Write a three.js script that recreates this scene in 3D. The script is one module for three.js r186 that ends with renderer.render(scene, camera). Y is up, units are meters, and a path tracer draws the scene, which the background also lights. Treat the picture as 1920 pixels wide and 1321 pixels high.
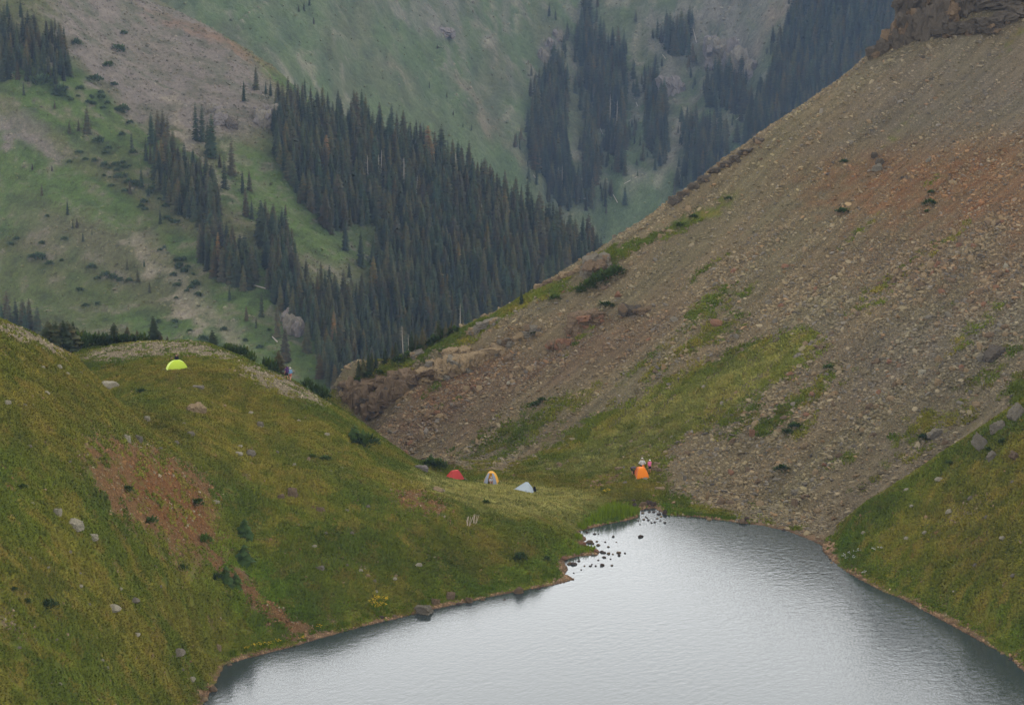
import * as THREE from 'three';
import { mergeGeometries, mergeVertices, toCreasedNormals } from 'three/addons/utils/BufferGeometryUtils.js';
import { MarchingCubes } from 'three/addons/objects/MarchingCubes.js';
import { createNoise2D, createNoise3D } from 'simplex-noise';

// ---------------------------------------------------------------- camera
const scene = new THREE.Scene();
const PW = 1920, PH = 1321, FOCAL = 4516, PITCH = 12 * Math.PI / 180, EYE = 76.4;
const camera = new THREE.PerspectiveCamera(2 * Math.atan(PH / 2 / FOCAL) * 180 / Math.PI, PW / PH, 1, 6000);
camera.position.set(0, EYE, 0);
camera.rotation.set(-PITCH, 0, 0);

// ---------------------------------------------------------------- sky: one even layer of thin broken cloud
const rngOf = (s) => () => { s = (s + 0x6d2b79f5) | 0; let t = Math.imul(s ^ (s >>> 15), 1 | s); t = (t + Math.imul(t ^ (t >>> 7), 61 | t)) ^ t; return ((t ^ (t >>> 14)) >>> 0) / 4294967296; };
const n2 = createNoise2D(rngOf(11)), n3 = createNoise3D(rngOf(12));
const SUN = new THREE.Vector3(0.5, 1.05, -0.72).normalize();
{
  const w = 512, h = 256, d = new Float32Array(w * h * 4);
  for (let j = 0; j < h; j++) for (let i = 0; i < w; i++) {
    const el = ((j + 0.5) / h - 0.5) * Math.PI, az = (i + 0.5) / w * 2 * Math.PI;
    const v = new THREE.Vector3(Math.cos(el) * Math.cos(az), Math.sin(el), Math.cos(el) * Math.sin(az));
    const y = Math.max(v.y, 0.12);
    const cx = v.x / y, cz = v.z / y;
    const cloud = 0.5 + 0.3 * n2(cx * 0.35, cz * 0.35) + 0.2 * n2(cx * 0.9 + 7, cz * 0.9);
    const g = (1.1 + 4.2 * Math.pow(1 - Math.max(v.y, 0), 1.8)) * (0.9 + 0.2 * cloud);   // darker overhead, lighter all round towards the horizon
    const o = (j * w + i) * 4;
    d[o] = g * 0.985; d[o + 1] = g * 1.0; d[o + 2] = g * 1.005; d[o + 3] = 1;
    if (el < 0) { d[o] *= 0.35; d[o + 1] *= 0.35; d[o + 2] *= 0.35; }
  }
  const t = new THREE.DataTexture(d, w, h, THREE.RGBAFormat, THREE.FloatType);
  t.mapping = THREE.EquirectangularReflectionMapping; t.magFilter = THREE.LinearFilter; t.needsUpdate = true;
  scene.background = t; scene.environment = t;
}
const sun = new THREE.DirectionalLight(0xfff1de, 1.5);
sun.position.copy(SUN).multiplyScalar(600).add(new THREE.Vector3(0, 0, -280));
sun.target.position.set(0, 0, -280);
sun.castShadow = true; sun.shadow.radius = 30;
sun.shadow.mapSize.set(2048, 2048);
Object.assign(sun.shadow.camera, { left: -260, right: 260, top: 260, bottom: -260, near: 10, far: 1500 });
scene.add(sun, sun.target);
scene.fog = new THREE.FogExp2(0xa2c0ea, 0.000034);

const renderer = new THREE.WebGLRenderer({ antialias: true });
renderer.toneMapping = THREE.LinearToneMapping;
renderer.toneMappingExposure = 1.15;
renderer.shadowMap.enabled = true;

// ---------------------------------------------------------------- helpers
const V = (x, y, z) => new THREE.Vector3(x, y, z);
const clamp = (x, a = 0, b = 1) => Math.min(b, Math.max(a, x));
const lerp = (a, b, t) => a + (b - a) * t;
const sstep = (a, b, x) => { const t = clamp((x - a) / (b - a)); return t * t * (3 - 2 * t); };
const lin = (r, g, b) => { const c = new THREE.Color().setRGB(r / 255, g / 255, b / 255, THREE.SRGBColorSpace); return [c.r, c.g, c.b]; };
const mix3 = (a, b, t) => [a[0] + (b[0] - a[0]) * t, a[1] + (b[1] - a[1]) * t, a[2] + (b[2] - a[2]) * t];
const fbm = (x, y, oct = 4) => { let s = 0, a = 0.5, f = 1; for (let k = 0; k < oct; k++) { s += a * n2(x * f + k * 17.3, y * f - k * 9.1); a *= 0.5; f *= 2.03; } return s; };
const taken = new Map();
const numbered = (n) => { const k = taken.get(n) || 0; taken.set(n, k + 1); return k ? `${n}_${String(k).padStart(3, '0')}` : n; };
function shade(o) { o.traverse((c) => { if (c.isMesh) { c.castShadow = true; c.receiveShadow = true; } }); return o; }
function put(o, name, label, category, group, kind) {
  o.name = numbered(name);
  if (label) o.userData.label = label;
  if (category) o.userData.category = category;
  if (group) o.userData.group = group;
  if (kind) o.userData.kind = kind;
  scene.add(shade(o)); return o;
}
function part(name, geo, mat, parent, label) {
  const m = new THREE.Mesh(geo, mat); m.name = name; m.castShadow = m.receiveShadow = true;
  if (label) m.userData.label = label;
  parent.add(m); return m;
}
const std = (rgb, rough = 0.95, extra = {}) => { const m = new THREE.MeshPhysicalMaterial({ roughness: rough, specularIntensity: rough > 0.85 ? 0.12 : 0.6, ...extra }); m.color.setRGB(rgb[0], rgb[1], rgb[2]); return m; };

// a ray of the photograph's pixel grid, used to survey where things stand
const cP = Math.cos(PITCH), sP = Math.sin(PITCH);
const ray = (px, py) => { const u = (px - PW / 2) / FOCAL, v = (PH / 2 - py) / FOCAL, k = 1 / (cP + v * sP); return [u * k, (v * cP - sP) * k]; }; // x and height per metre of forward distance
const fwd = (px, py, d) => { const r = ray(px, py); return [r[0] * d, EYE + r[1] * d, d]; };        // [x, height, distance ahead]
const level = (px, py, h) => { const r = ray(px, py); return fwd(px, py, (h - EYE) / r[1]); };
const toPixel = (x, y, z) => { const d = -z, yy = y - EYE, a = d * cP - yy * sP, b = yy * cP + d * sP; return [PW / 2 + FOCAL * x / a, PH / 2 - FOCAL * b / a]; };

// smooth surface through surveyed points (thin-plate spline), baked to a grid
function spline(pts, scale) {
  const n = pts.length, N = n + 3, A = [];
  const phi = (dx, dy) => { const r2 = dx * dx + dy * dy; return r2 < 1e-12 ? 0 : r2 * Math.log(r2) * 0.5; };
  const P = pts.map((p) => [p[0] / scale, p[2] / scale, p[1]]);
  for (let i = 0; i < n; i++) { const row = new Float64Array(N + 1); for (let j = 0; j < n; j++) row[j] = phi(P[i][0] - P[j][0], P[i][1] - P[j][1]); row[i] += 2e-5; row[n] = 1; row[n + 1] = P[i][0]; row[n + 2] = P[i][1]; row[N] = P[i][2]; A.push(row); }
  for (let k = 0; k < 3; k++) { const row = new Float64Array(N + 1); for (let j = 0; j < n; j++) row[j] = k === 0 ? 1 : P[j][k - 1]; A.push(row); }
  for (let c = 0; c < N; c++) {
    let p = c; for (let r = c + 1; r < N; r++) if (Math.abs(A[r][c]) > Math.abs(A[p][c])) p = r;
    [A[c], A[p]] = [A[p], A[c]];
    for (let r = c + 1; r < N; r++) { const f = A[r][c] / A[c][c]; if (f) for (let k = c; k <= N; k++) A[r][k] -= f * A[c][k]; }
  }
  const w = new Float64Array(N);
  for (let r = N - 1; r >= 0; r--) { let s = A[r][N]; for (let k = r + 1; k < N; k++) s -= A[r][k] * w[k]; w[r] = s / A[r][r]; }
  return (x, d) => { const a = x / scale, b = d / scale; let s = w[n] + w[n + 1] * a + w[n + 2] * b; for (let j = 0; j < n; j++) s += w[j] * phi(a - P[j][0], b - P[j][1]); return s; };
}
function bake(f, x0, x1, d0, d1, step) {
  const nx = Math.round((x1 - x0) / step) + 1, nd = Math.round((d1 - d0) / step) + 1, g = new Float32Array(nx * nd);
  for (let j = 0; j < nd; j++) for (let i = 0; i < nx; i++) g[j * nx + i] = f(x0 + i * step, d0 + j * step);
  return (x, d) => {
    const a = clamp((x - x0) / step, 0, nx - 1.001), b = clamp((d - d0) / step, 0, nd - 1.001), i = a | 0, j = b | 0, u = a - i, v = b - j, o = j * nx + i;
    return (g[o] * (1 - u) + g[o + 1] * u) * (1 - v) + (g[o + nx] * (1 - u) + g[o + nx + 1] * u) * v;
  };
}
// walks a ray over a ground function; returns [x, height, ahead] or null
function meet(H, px, py, d0, d1, step) {
  const r = ray(px, py); let last = d0;
  for (let d = d0; d <= d1; d += step) {
    if (EYE + r[1] * d <= H(r[0] * d, d)) { let a = last, b = d; for (let k = 0; k < 14; k++) { const m = (a + b) / 2; if (EYE + r[1] * m <= H(r[0] * m, m)) b = m; else a = m; } return [r[0] * b, H(r[0] * b, b), b]; }
    last = d;
  }
  return null;
}
// signed distance in plan to a closed outline (negative inside)
function outline(points) {
  const n = points.length, b = [1e9, -1e9, 1e9, -1e9];
  for (const p of points) { b[0] = Math.min(b[0], p[0]); b[1] = Math.max(b[1], p[0]); b[2] = Math.min(b[2], p[1]); b[3] = Math.max(b[3], p[1]); }
  const f = (x, y, far = 1e9) => {
    const bx = Math.max(b[0] - x, x - b[1], 0), by = Math.max(b[2] - y, y - b[3], 0);
    if (bx > far || by > far) return far;
    let d = 1e18, inside = false;
    for (let i = 0, j = n - 1; i < n; j = i++) {
      const [ax, ay] = points[j], [cx, cy] = points[i], ex = cx - ax, ey = cy - ay, wx = x - ax, wy = y - ay, t = clamp((wx * ex + wy * ey) / (ex * ex + ey * ey + 1e-12));
      const qx = wx - ex * t, qy = wy - ey * t; d = Math.min(d, qx * qx + qy * qy);
      if ((ay > y) !== (cy > y) && x < (cx - ax) * (y - ay) / (cy - ay) + ax) inside = !inside;
    }
    return inside ? -Math.sqrt(d) : Math.sqrt(d);
  };
  f.box = b; f.points = points; return f;
}
// ---------------------------------------------------------------- the lake basin: one surveyed ground
const ramp = (x, d) => -1.6 + 0.5 * (0.77 * (x + 18.7) + 0.64 * (d - 325));
function onRamp(px, py) { const r = ray(px, py); const a = 0.5 * (0.77 * r[0] + 0.64), b = -1.6 + 0.5 * (0.77 * 18.7 - 0.64 * 325); const d = (b - EYE) / (r[1] - a); return fwd(px, py, d); }
const shorePx = [[340, 1385], [372, 1335], [392, 1300], [404, 1280], [420, 1246], [470, 1232], [540, 1214], [602, 1196], [680, 1174], [740, 1160], [780, 1150], [820, 1140], [870, 1130], [930, 1116], [985, 1106], [1040, 1096], [1078, 1086], [1060, 1076], [1064, 1066], [1056, 1050],
  [1080, 1043], [1118, 1040], [1124, 1032], [1112, 1026], [1088, 1018], [1100, 1012], [1094, 1004], [1084, 996], [1105, 991], [1140, 982], [1172, 976], [1196, 970], [1200, 957], [1226, 952], [1252, 966], [1300, 968], [1345, 974], [1382, 979], [1430, 985], [1480, 996], [1520, 1012], [1541, 1022],
  [1545, 1034], [1562, 1052], [1582, 1068], [1620, 1090], [1652, 1107], [1692, 1122], [1740, 1148], [1800, 1180], [1850, 1208], [1895, 1232], [1908, 1248], [1925, 1262], [2000, 1300], [2120, 1370]];
const lake = outline([...shorePx.map(([x, y]) => { const p = level(x, y, 0); return [p[0], p[2]]; }), [60, 150], [20, 135], [-20, 140]]);
const survey = [];
{
  const add = (px, py, d) => survey.push(fwd(px, py, d)), raw = (x, d, h) => survey.push([x, h, d]);
  // grassy hill on the left: columns of the photograph, near to far
  const climb = (px, d, h, legs) => { for (const [py, k] of legs) { const r = ray(px, py)[1], D = (EYE - h + k * d) / (k - r); h = EYE + r * D; d = D; survey.push([ray(px, py)[0] * d, h, d]); } };
  const rise = (px, py, legs) => climb(px, level(px, py, 0)[2], 0, legs);
  survey.push(fwd(0, 1321, 178), fwd(150, 1321, 186), fwd(-260, 1321, 160));
  climb(0, 178, 10.5, [[1150, 0.45], [1000, 0.42], [880, 0.38], [750, 0.28], [650, 0.2], [610, 0.15]]);
  climb(-260, 160, 17.2, [[1000, 0.45], [700, 0.38], [575, 0.3]]);
  climb(150, 186, 7.5, [[1150, 0.43], [1000, 0.4], [850, 0.3], [750, 0.2]]);
  [[70, 634, 240], [110, 655, 245], [135, 669, 249]].forEach((p) => add(...p));
  climb(330, 200, 0, [[1200, 0.45], [1100, 0.45], [1000, 0.42], [900, 0.27], [800, 0.1], [735, 0], [692, -0.05]]); add(330, 660, 294); add(330, 641, 302);
  rise(460, 1235, [[1180, 0.4], [1060, 0.42], [960, 0.35], [860, 0.22], [770, 0.08]]);
  rise(600, 1196, [[1100, 0.5], [1000, 0.42], [900, 0.28], [800, 0.1], [768, 0]]);
  rise(700, 1169, [[1080, 0.45], [980, 0.36], [900, 0.2], [845, -0.02]]);
  rise(800, 1145, [[1050, 0.4], [950, 0.28], [925, 0], [908, -0.1]]);
  rise(950, 1113, [[1030, 0.4], [980, 0.2], [955, -0.05], [935, -0.1]]);
  rise(1050, 1090, [[1035, 0.3], [1005, 0.1], [960, 0]]);
  [[180, 657, 302], [250, 645, 302], [390, 645, 300], [440, 664, 296], [490, 690, 290], [540, 716, 284.5], [600, 748, 286], [640, 770, 290], [700, 812, 297], [740, 838, 297], [780, 865, 296]].forEach((p) => add(...p));
  // hidden far side of the hill, falling to the outlet stream
  [[-38, 250, 17], [-55, 262, 14], [-48, 330, 4], [-38, 328, 4], [-30, 318, 4.5], [-24, 306, 3.5], [-20, 303, 2.5], [-16, 310, -1], [-14, 302, -0.3], [-76, 300, 8], [-57, 302, 15.2], [-52, 312, 13.5], [-46, 314, 13], [-64, 310, 13], [-60, 330, 4], [-60, 360, -22], [-40, 365, -22], [-100, 350, -20], [-30, 350, -9], [-25, 338, -4.5], [-21, 326, -2.8], [-60, 430, -62], [-20, 430, -50], [-110, 430, -60],
    [-28, 316, 1.5], [-34, 306, 9], [-40, 312, 12]].forEach(([x, d, h]) => raw(x, d, h - 2.6));
  // meadow with the tents
  [[855, 902, 282], [920, 905, 281], [985, 924, 275], [1100, 952, 270], [1150, 922, 277], [1202, 892, 281.7], [1120, 905, 283], [1020, 905, 284], [900, 890, 287], [830, 888, 289]].forEach((p) => add(...p));
  raw(-12, 295, -0.5); raw(-9, 294, 0.1);
  // scree ramp on the right and its crest
  for (const [x, y] of [[720, 805], [760, 800], [800, 790], [750, 750], [850, 840], [850, 760], [850, 690], [950, 850], [950, 760], [950, 650], [1050, 850], [1050, 750], [1050, 620], [1150, 820], [1150, 700], [1150, 540], [1250, 800], [1250, 650], [1250, 480], [1350, 860], [1350, 720], [1350, 560], [1350, 400],
    [1450, 900], [1450, 740], [1450, 560], [1450, 380], [1550, 900], [1550, 720], [1550, 520], [1550, 320], [1680, 780], [1680, 600], [1680, 400], [1680, 220], [1800, 700], [1800, 500], [1800, 300], [1800, 120], [1920, 640], [1920, 450], [1920, 250], [1920, 60], [2100, 560], [2100, 300], [2100, 0], [2050, 700], [1500, 975], [1400, 950], [1560, 985], [1600, 940]]) survey.push(onRamp(x, y));
  const crest = [[640, 722], [700, 692], [780, 652], [860, 622], [940, 574], [1000, 540], [1080, 490], [1170, 440], [1265, 372], [1350, 308], [1450, 234], [1550, 165], [1630, 100], [1690, 40], [1760, -50], [1850, -160], [1960, -290]];
  for (const [x, y] of crest) { const p = onRamp(x, y); survey.push(p); raw(p[0] + 4, p[2] + 9, p[1] - 1.2); raw(p[0] + 10, p[2] + 30, p[1] - 14); if (x % 3) raw(p[0] + 20, p[2] + 75, p[1] - 48); }
  { const p = onRamp(640, 722); raw(p[0] - 3.5, p[2] - 2, p[1] - 4.5); raw(p[0] - 5, p[2] + 10, p[1] - 8); raw(p[0] - 6, p[2] + 30, p[1] - 20); }
  [[92, 372], [110, 372], [125, 350], [125, 400]].forEach(([x, d]) => raw(x, d, ramp(x, d)));
  // grassy spur by the right shore
  rise(1620, 1090, [[1000, 0.42], [952, 0.36]]);
  rise(1780, 1169, [[1000, 0.42], [900, 0.42], [848, 0.36]]);
  rise(1920, 1258, [[1100, 0.5], [1000, 0.5], [900, 0.5], [800, 0.45], [768, 0.4]]);
  rise(2100, 1360, [[1200, 0.5], [1000, 0.5], [800, 0.48], [690, 0.45]]);
  [[1660, 920], [1790, 832], [1920, 752], [2060, 672]].forEach((p) => survey.push(onRamp(...p)));
  // shore
  lake.points.forEach((p, i) => { if (i % 2 === 0 && i < shorePx.length) raw(p[0], p[1], 0.05); });
  raw(0, 190, -1); raw(10, 220, -1); raw(20, 245, -1); raw(-10, 215, -0.6); raw(30, 200, -1); raw(-60, 140, 8);
}
const baseNear = bake(spline(survey, 60), -130, 150, 135, 490, 0.7);
// soil creep, hummocks and gullies on top of the survey
const isScreeSide = (x, d) => { // plan line along the stream and the foot of the ramp
  const foot = [[-40, 345], [-21, 327], [-13, 303], [-9, 293], [0, 288], [8, 287], [15, 286], [19, 276], [24, 268.5], [33, 256], [37, 258.5], [45, 265], [57, 268.5], [75, 269]];
  for (let i = 1; i < foot.length; i++) if (x < foot[i][0] || i === foot.length - 1) { const t = (x - foot[i - 1][0]) / (foot[i][0] - foot[i - 1][0]); return d - lerp(foot[i - 1][1], foot[i][1], t); }
};
function H(x, d) {
  const e = lake(x, d, 12);
  if (e < 0) return -Math.min(0.02 + 0.11 * -e, 2.6) + 0.02 * n2(x * 1.3, d * 1.3);
  let h = baseNear(x, d);
  const k = sstep(0, 5, e);
  const s = sstep(-2, 3, isScreeSide(x, d));
  const u = 0.77 * x + 0.64 * d, v = -0.64 * x + 0.77 * d;           // down the ramp, across it
  const grassy = 0.22 * fbm(x * 0.09, d * 0.09, 3) + 0.10 * fbm(x * 0.45, d * 0.45, 3) + 0.05 * n2(x * 1.7, d * 1.7) * (0.6 + 0.4 * n2(x * 0.2, d * 0.2));
  const stony = 0.85 * fbm(v * 0.06, u * 0.02, 3) + 0.22 * fbm(v * 0.22, u * 0.07, 2) + 0.12 * fbm(x * 0.8, d * 0.8, 3);
  h += k * lerp(grassy, stony, s);
  if (e < 9 && d < 300) h = Math.max(h, 0.05 + 0.02 * e);
  return lerp(0.03 + 0.09 * e, h, sstep(0.2, 3.2, e));
}
const near = (px, py) => { for (let k = 0; k < 36; k += 3) { const p = meet(H, px, py + k, 150, 470, 0.6); if (p) return p; } return null; };   // just above a skyline: its crest
const planOf = (find, list) => outline(list.map(([x, y]) => { const p = find(x, y); return p && [p[0], p[2]]; }).filter(Boolean));
// ---------------------------------------------------------------- mountainsides beyond the valley
const surveyMid = [], surveyFar = [];
{
  const a = (px, py, d) => surveyMid.push(fwd(px, py, 880 + (d - 880) * 0.8)), r = (x, d, h) => surveyMid.push([x, h - 34, d]);
  [[0, 640, 735], [0, 520, 775], [0, 400, 815], [0, 300, 850], [0, 200, 880], [0, 100, 915], [0, 0, 955], [0, -150, 1010]].forEach((p) => a(...p));
  [[-300, 600, 760], [-300, 300, 850], [-300, 0, 950], [-300, -200, 1010]].forEach((p) => a(...p));
  [[150, 620, 735], [150, 480, 785], [150, 340, 840], [150, 220, 890], [150, 120, 930], [150, 30, 985], [150, -80, 1040]].forEach((p) => a(...p));
  [[300, 660, 715], [300, 540, 765], [300, 420, 815], [300, 320, 860], [300, 230, 915], [300, 130, 970], [300, 50, 1020]].forEach((p) => a(...p));
  [[440, 700, 695], [440, 580, 745], [440, 460, 800], [440, 360, 850], [440, 270, 905], [440, 180, 960], [440, 110, 1010]].forEach((p) => a(...p));
  [[560, 720, 690], [560, 620, 735], [560, 500, 795], [560, 400, 850], [560, 300, 910], [560, 230, 960], [560, 188, 1000]].forEach((p) => a(...p));
  [[680, 720, 700], [680, 600, 770], [680, 480, 840], [680, 380, 900], [680, 290, 960], [680, 228, 1010]].forEach((p) => a(...p));
  [[800, 650, 780], [800, 540, 850], [800, 430, 910], [800, 340, 970], [800, 284, 1020]].forEach((p) => a(...p));
  [[920, 600, 830], [920, 500, 900], [920, 420, 960], [920, 352, 1020]].forEach((p) => a(...p));
  [[1020, 560, 880], [1020, 490, 940], [1020, 420, 1015]].forEach((p) => a(...p));
  [[1130, 560, 890], [1130, 500, 960], [1130, 476, 1010], [1250, 520, 980]].forEach((p) => a(...p));
  for (let [px, py, d] of [[260, 2, 1072], [330, 20, 1066], [400, 52, 1058], [460, 85, 1050], [510, 122, 1040], [530, 160, 1022]]) { a(px, py, d); const p = fwd(px, py, 880 + (d - 880) * 0.8); d = p[2]; p[1] += 34; r(p[0] + 6, d + 60, p[1] - 20); r(p[0] + 10, d + 160, p[1] - 95); }
  for (let [px, py, d] of [[600, 202, 1006], [680, 230, 1010], [760, 262, 1016], [840, 306, 1020], [920, 354, 1020], [1000, 405, 1018], [1080, 455, 1014]]) { const p = fwd(px, py, 880 + (d - 880) * 0.8); d = p[2]; p[1] += 34; r(p[0] + 6, d + 50, p[1] - 16); r(p[0] + 12, d + 160, p[1] - 80); }
  r(-190, 1100, 90); r(-300, 1150, 110); r(-150, 560, -110); r(0, 560, -110); r(-100, 640, -95); r(0, 700, -95); r(80, 800, -95); r(150, 900, -95); r(120, 600, -110); r(200, 1000, -110); r(250, 1150, -130); r(60, 1250, -120);
  const b = (px, py, d) => surveyFar.push(fwd(px, py, 1560 + (d - 1560) * 0.82)), q = (x, d, h) => surveyFar.push([x, h - 70, d]);
  [[520, 140, 1340], [520, 40, 1400], [520, -60, 1470], [520, -200, 1560], [250, 50, 1300], [250, -150, 1420], [-150, 0, 1250], [-150, -200, 1380]].forEach((p) => b(...p));
  [[700, 240, 1400], [700, 120, 1470], [700, 0, 1550], [700, -180, 1660]].forEach((p) => b(...p));
  [[860, 330, 1450], [860, 220, 1520], [860, 100, 1610], [860, 0, 1690], [860, -180, 1800]].forEach((p) => b(...p));
  [[980, 400, 1490], [980, 300, 1540], [980, 180, 1640], [980, 60, 1740], [980, -180, 1900]].forEach((p) => b(...p));
  [[1100, 450, 1520], [1100, 380, 1550], [1100, 260, 1640], [1100, 120, 1745], [1100, 0, 1820], [1100, -200, 1950]].forEach((p) => b(...p));
  [[1240, 440, 1530], [1240, 340, 1570], [1240, 220, 1670], [1240, 100, 1760], [1240, -20, 1840], [1240, -200, 1960]].forEach((p) => b(...p));
  [[1380, 330, 1560], [1380, 210, 1650], [1380, 110, 1720], [1380, 0, 1800], [1380, -200, 1930]].forEach((p) => b(...p));
  [[1520, 250, 1560], [1520, 120, 1640], [1520, 0, 1730], [1520, -200, 1860]].forEach((p) => b(...p));
  [[1680, 200, 1520], [1680, 60, 1610], [1680, -60, 1690], [1680, -200, 1780], [1950, 150, 1480], [1950, 0, 1560], [1950, -200, 1680], [2200, 100, 1450], [2200, -200, 1600]].forEach((p) => b(...p));
  q(-350, 1250, 60); q(-60, 1260, -95); q(40, 1300, -125); q(130, 1330, -125); q(230, 1380, -110); q(-150, 1250, -50); q(300, 1350, -80); q(0, 2250, 240); q(250, 2250, 230); q(-300, 2200, 240); q(500, 2150, 230); q(500, 1500, 80); q(450, 1300, -40);
}
const baseMid = bake(spline(surveyMid, 250), -420, 300, 540, 1260, 5);
const baseFar = bake(spline(surveyFar, 400), -560, 680, 1240, 2300, 8);
function HM(x, d) {
  const u = 0.8 * x - 0.6 * d, v = 0.6 * x + 0.8 * d;                 // down the slope, across it
  return baseMid(x, d) + 2.6 * fbm(v * 0.018, u * 0.006, 4) + 1.1 * fbm(x * 0.06, d * 0.06, 3) + 0.4 * n2(x * 0.35, d * 0.35);
}
function HF(x, d) {
  const rough = sstep(40, 130, x) * sstep(1540, 1680, d);
  const rib = 1 - Math.abs(n2(x * 0.022 + 0.5 * n2(x * 0.01, d * 0.008), d * 0.004));
  return baseFar(x, d) + 5 * fbm(x * 0.02, d * 0.008, 4) + rough * 9 * (rib - 0.6) + 3.5 * (1 - Math.abs(n2(x * 0.035 + 0.6 * n2(x * 0.02, d * 0.012), d * 0.004 + 3))) + 2.4 * fbm(x * 0.08, d * 0.03, 4) + 0.7 * n2(x * 0.3, d * 0.3);
}
const mid = (px, py) => meet(HM, px, py, 560, 1250, 3);
const far = (px, py) => meet(HF, px, py, 1250, 2280, 5);
// ---------------------------------------------------------------- fine grain for soils (tileable)
function tileNoise(n, cells, seed) {
  const r = rngOf(seed), g = Array.from({ length: cells * cells }, r), o = new Float32Array(n * n), f = (t) => t * t * (3 - 2 * t);
  for (let j = 0; j < n; j++) for (let i = 0; i < n; i++) {
    const a = i / n * cells, b = j / n * cells, x = a | 0, y = b | 0, u = f(a - x), v = f(b - y), X = (x + 1) % cells, Y = (y + 1) % cells;
    o[j * n + i] = (g[y * cells + x] * (1 - u) + g[y * cells + X] * u) * (1 - v) + (g[Y * cells + x] * (1 - u) + g[Y * cells + X] * u) * v;
  }
  return o;
}
function grainTexture(n, layers, lo, hi, tint) {
  const sum = new Float32Array(n * n); let tot = 0;
  layers.forEach(([cells, w], k) => { const t = tileNoise(n, cells, 100 + k * 7 + cells); for (let i = 0; i < sum.length; i++) sum[i] += t[i] * w; tot += w; });
  const d = new Uint8Array(n * n * 4);
  for (let i = 0; i < sum.length; i++) { const v = clamp((sum[i] / tot - 0.28) / 0.44), q = lerp(lo, hi, v) * 255; for (let c = 0; c < 3; c++) d[i * 4 + c] = clamp(q * (tint ? tint[c] : 1), 0, 255); d[i * 4 + 3] = 255; }
  const t = new THREE.DataTexture(d, n, n, THREE.RGBAFormat); t.wrapS = t.wrapT = THREE.RepeatWrapping; t.magFilter = THREE.LinearFilter; t.minFilter = THREE.LinearMipmapLinearFilter; t.needsUpdate = true; return t;
}
const soilGrain = grainTexture(512, [[16, 0.6], [48, 0.9], [128, 1.0], [256, 0.8]], 0.55, 1.0);
const stoneGrain = grainTexture(512, [[24, 0.5], [70, 1.0], [150, 1.1], [256, 0.6]], 0.45, 1.0);
const bumpGrain = grainTexture(512, [[20, 0.8], [60, 1.0], [140, 0.7]], 0, 1);
const groundMat = (map, tile, bump) => { const a = map.clone(); a.repeat.set(1 / tile, 1 / tile); a.needsUpdate = true; const b = bumpGrain.clone(); b.repeat.set(1 / tile, 1 / tile); b.needsUpdate = true; return new THREE.MeshPhysicalMaterial({ vertexColors: true, roughness: 1, specularIntensity: 0.12, map: a, bumpMap: b, bumpScale: bump }); };

// ---------------------------------------------------------------- what grows or lies where (outlines surveyed onto the ground)
const K = 1.8;                                                         // albedo from the tone a surface shows under this sky
const alb = (r, g, b) => lin(r, g, b).map((c) => c / K);
const T = {
  ochre: alb(122, 110, 46), straw: alb(150, 144, 82), green: alb(96, 104, 34), deep: alb(78, 90, 32), lush: alb(88, 114, 34), rust: alb(120, 96, 48),
  dirt: alb(114, 85, 54), red: alb(114, 77, 44), sand: alb(144, 116, 88), gravel: alb(128, 116, 94),
  tan: alb(132, 116, 88), olive: alb(125, 114, 86), grey: alb(116, 108, 96), slate: alb(104, 98, 90), brown: alb(114, 92, 72), brick: alb(132, 90, 58), mud: alb(70, 54, 40),
};
const zone = (find, pts, o) => ({ f: planOf(find, pts), ...o });
const grassOnScree = [
  zone(near, [[935, 892], [985, 862], [1060, 812], [1130, 776], [1215, 735], [1300, 690], [1390, 650], [1500, 618], [1548, 645], [1480, 700], [1400, 748], [1310, 800], [1243, 842], [1240, 930], [1100, 930], [1000, 916]], { soft: 1.6, amt: 1.05, streak: 0.45 }),
  zone(near, [[1408, 820], [1450, 775], [1500, 738], [1562, 688], [1572, 700], [1520, 745], [1470, 790], [1428, 822]], { soft: 0.7, amt: 0.9 }),
  zone(near, [[1672, 832], [1700, 800], [1735, 784], [1772, 768], [1776, 780], [1730, 812], [1690, 833]], { soft: 0.5, amt: 0.95 }),
  zone(near, [[1790, 800], [1830, 768], [1836, 776], [1800, 806]], { soft: 0.5, amt: 0.8 }),
  zone(near, [[1880, 730], [1920, 706], [1960, 700], [1960, 740], [1900, 742]], { soft: 0.6, amt: 0.9 }),
  zone(near, [[1285, 592], [1320, 552], [1366, 532], [1376, 552], [1330, 590], [1290, 610]], { soft: 1.2, amt: 0.75, streak: 0.4 }),
  zone(near, [[1180, 700], [1240, 650], [1330, 610], [1400, 590], [1380, 620], [1280, 670], [1210, 712]], { soft: 2, amt: 0.55, streak: 0.7 }),
  zone(near, [[1100, 490], [1180, 455], [1270, 412], [1375, 368], [1380, 378], [1280, 428], [1190, 470], [1120, 500]], { soft: 1.0, amt: 0.85 }),
  zone(near, [[655, 718], [700, 688], [780, 644], [860, 606], [940, 562], [1010, 532], [1070, 520], [1060, 545], [1000, 560], [950, 592], [880, 640], [820, 655], [760, 690], [700, 720]], { soft: 1.2, amt: 0.92 }),
  zone(near, [[860, 842], [900, 812], [980, 770], [1060, 742], [1130, 720], [1100, 760], [1010, 810], [940, 860], [890, 890]], { soft: 2.2, amt: 0.5, streak: 0.8 }),
  zone(near, [[1230, 925], [1300, 940], [1390, 972], [1340, 985], [1240, 965], [1180, 950]], { soft: 0.8, amt: 1 }),
  zone(near, [[1495, 800], [1530, 770], [1512, 812], [1470, 826]], { soft: 0.6, amt: 0.7 }),
  zone(near, [[1560, 860], [1610, 840], [1600, 862], [1556, 872]], { soft: 0.6, amt: 0.7 }),
];
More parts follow.
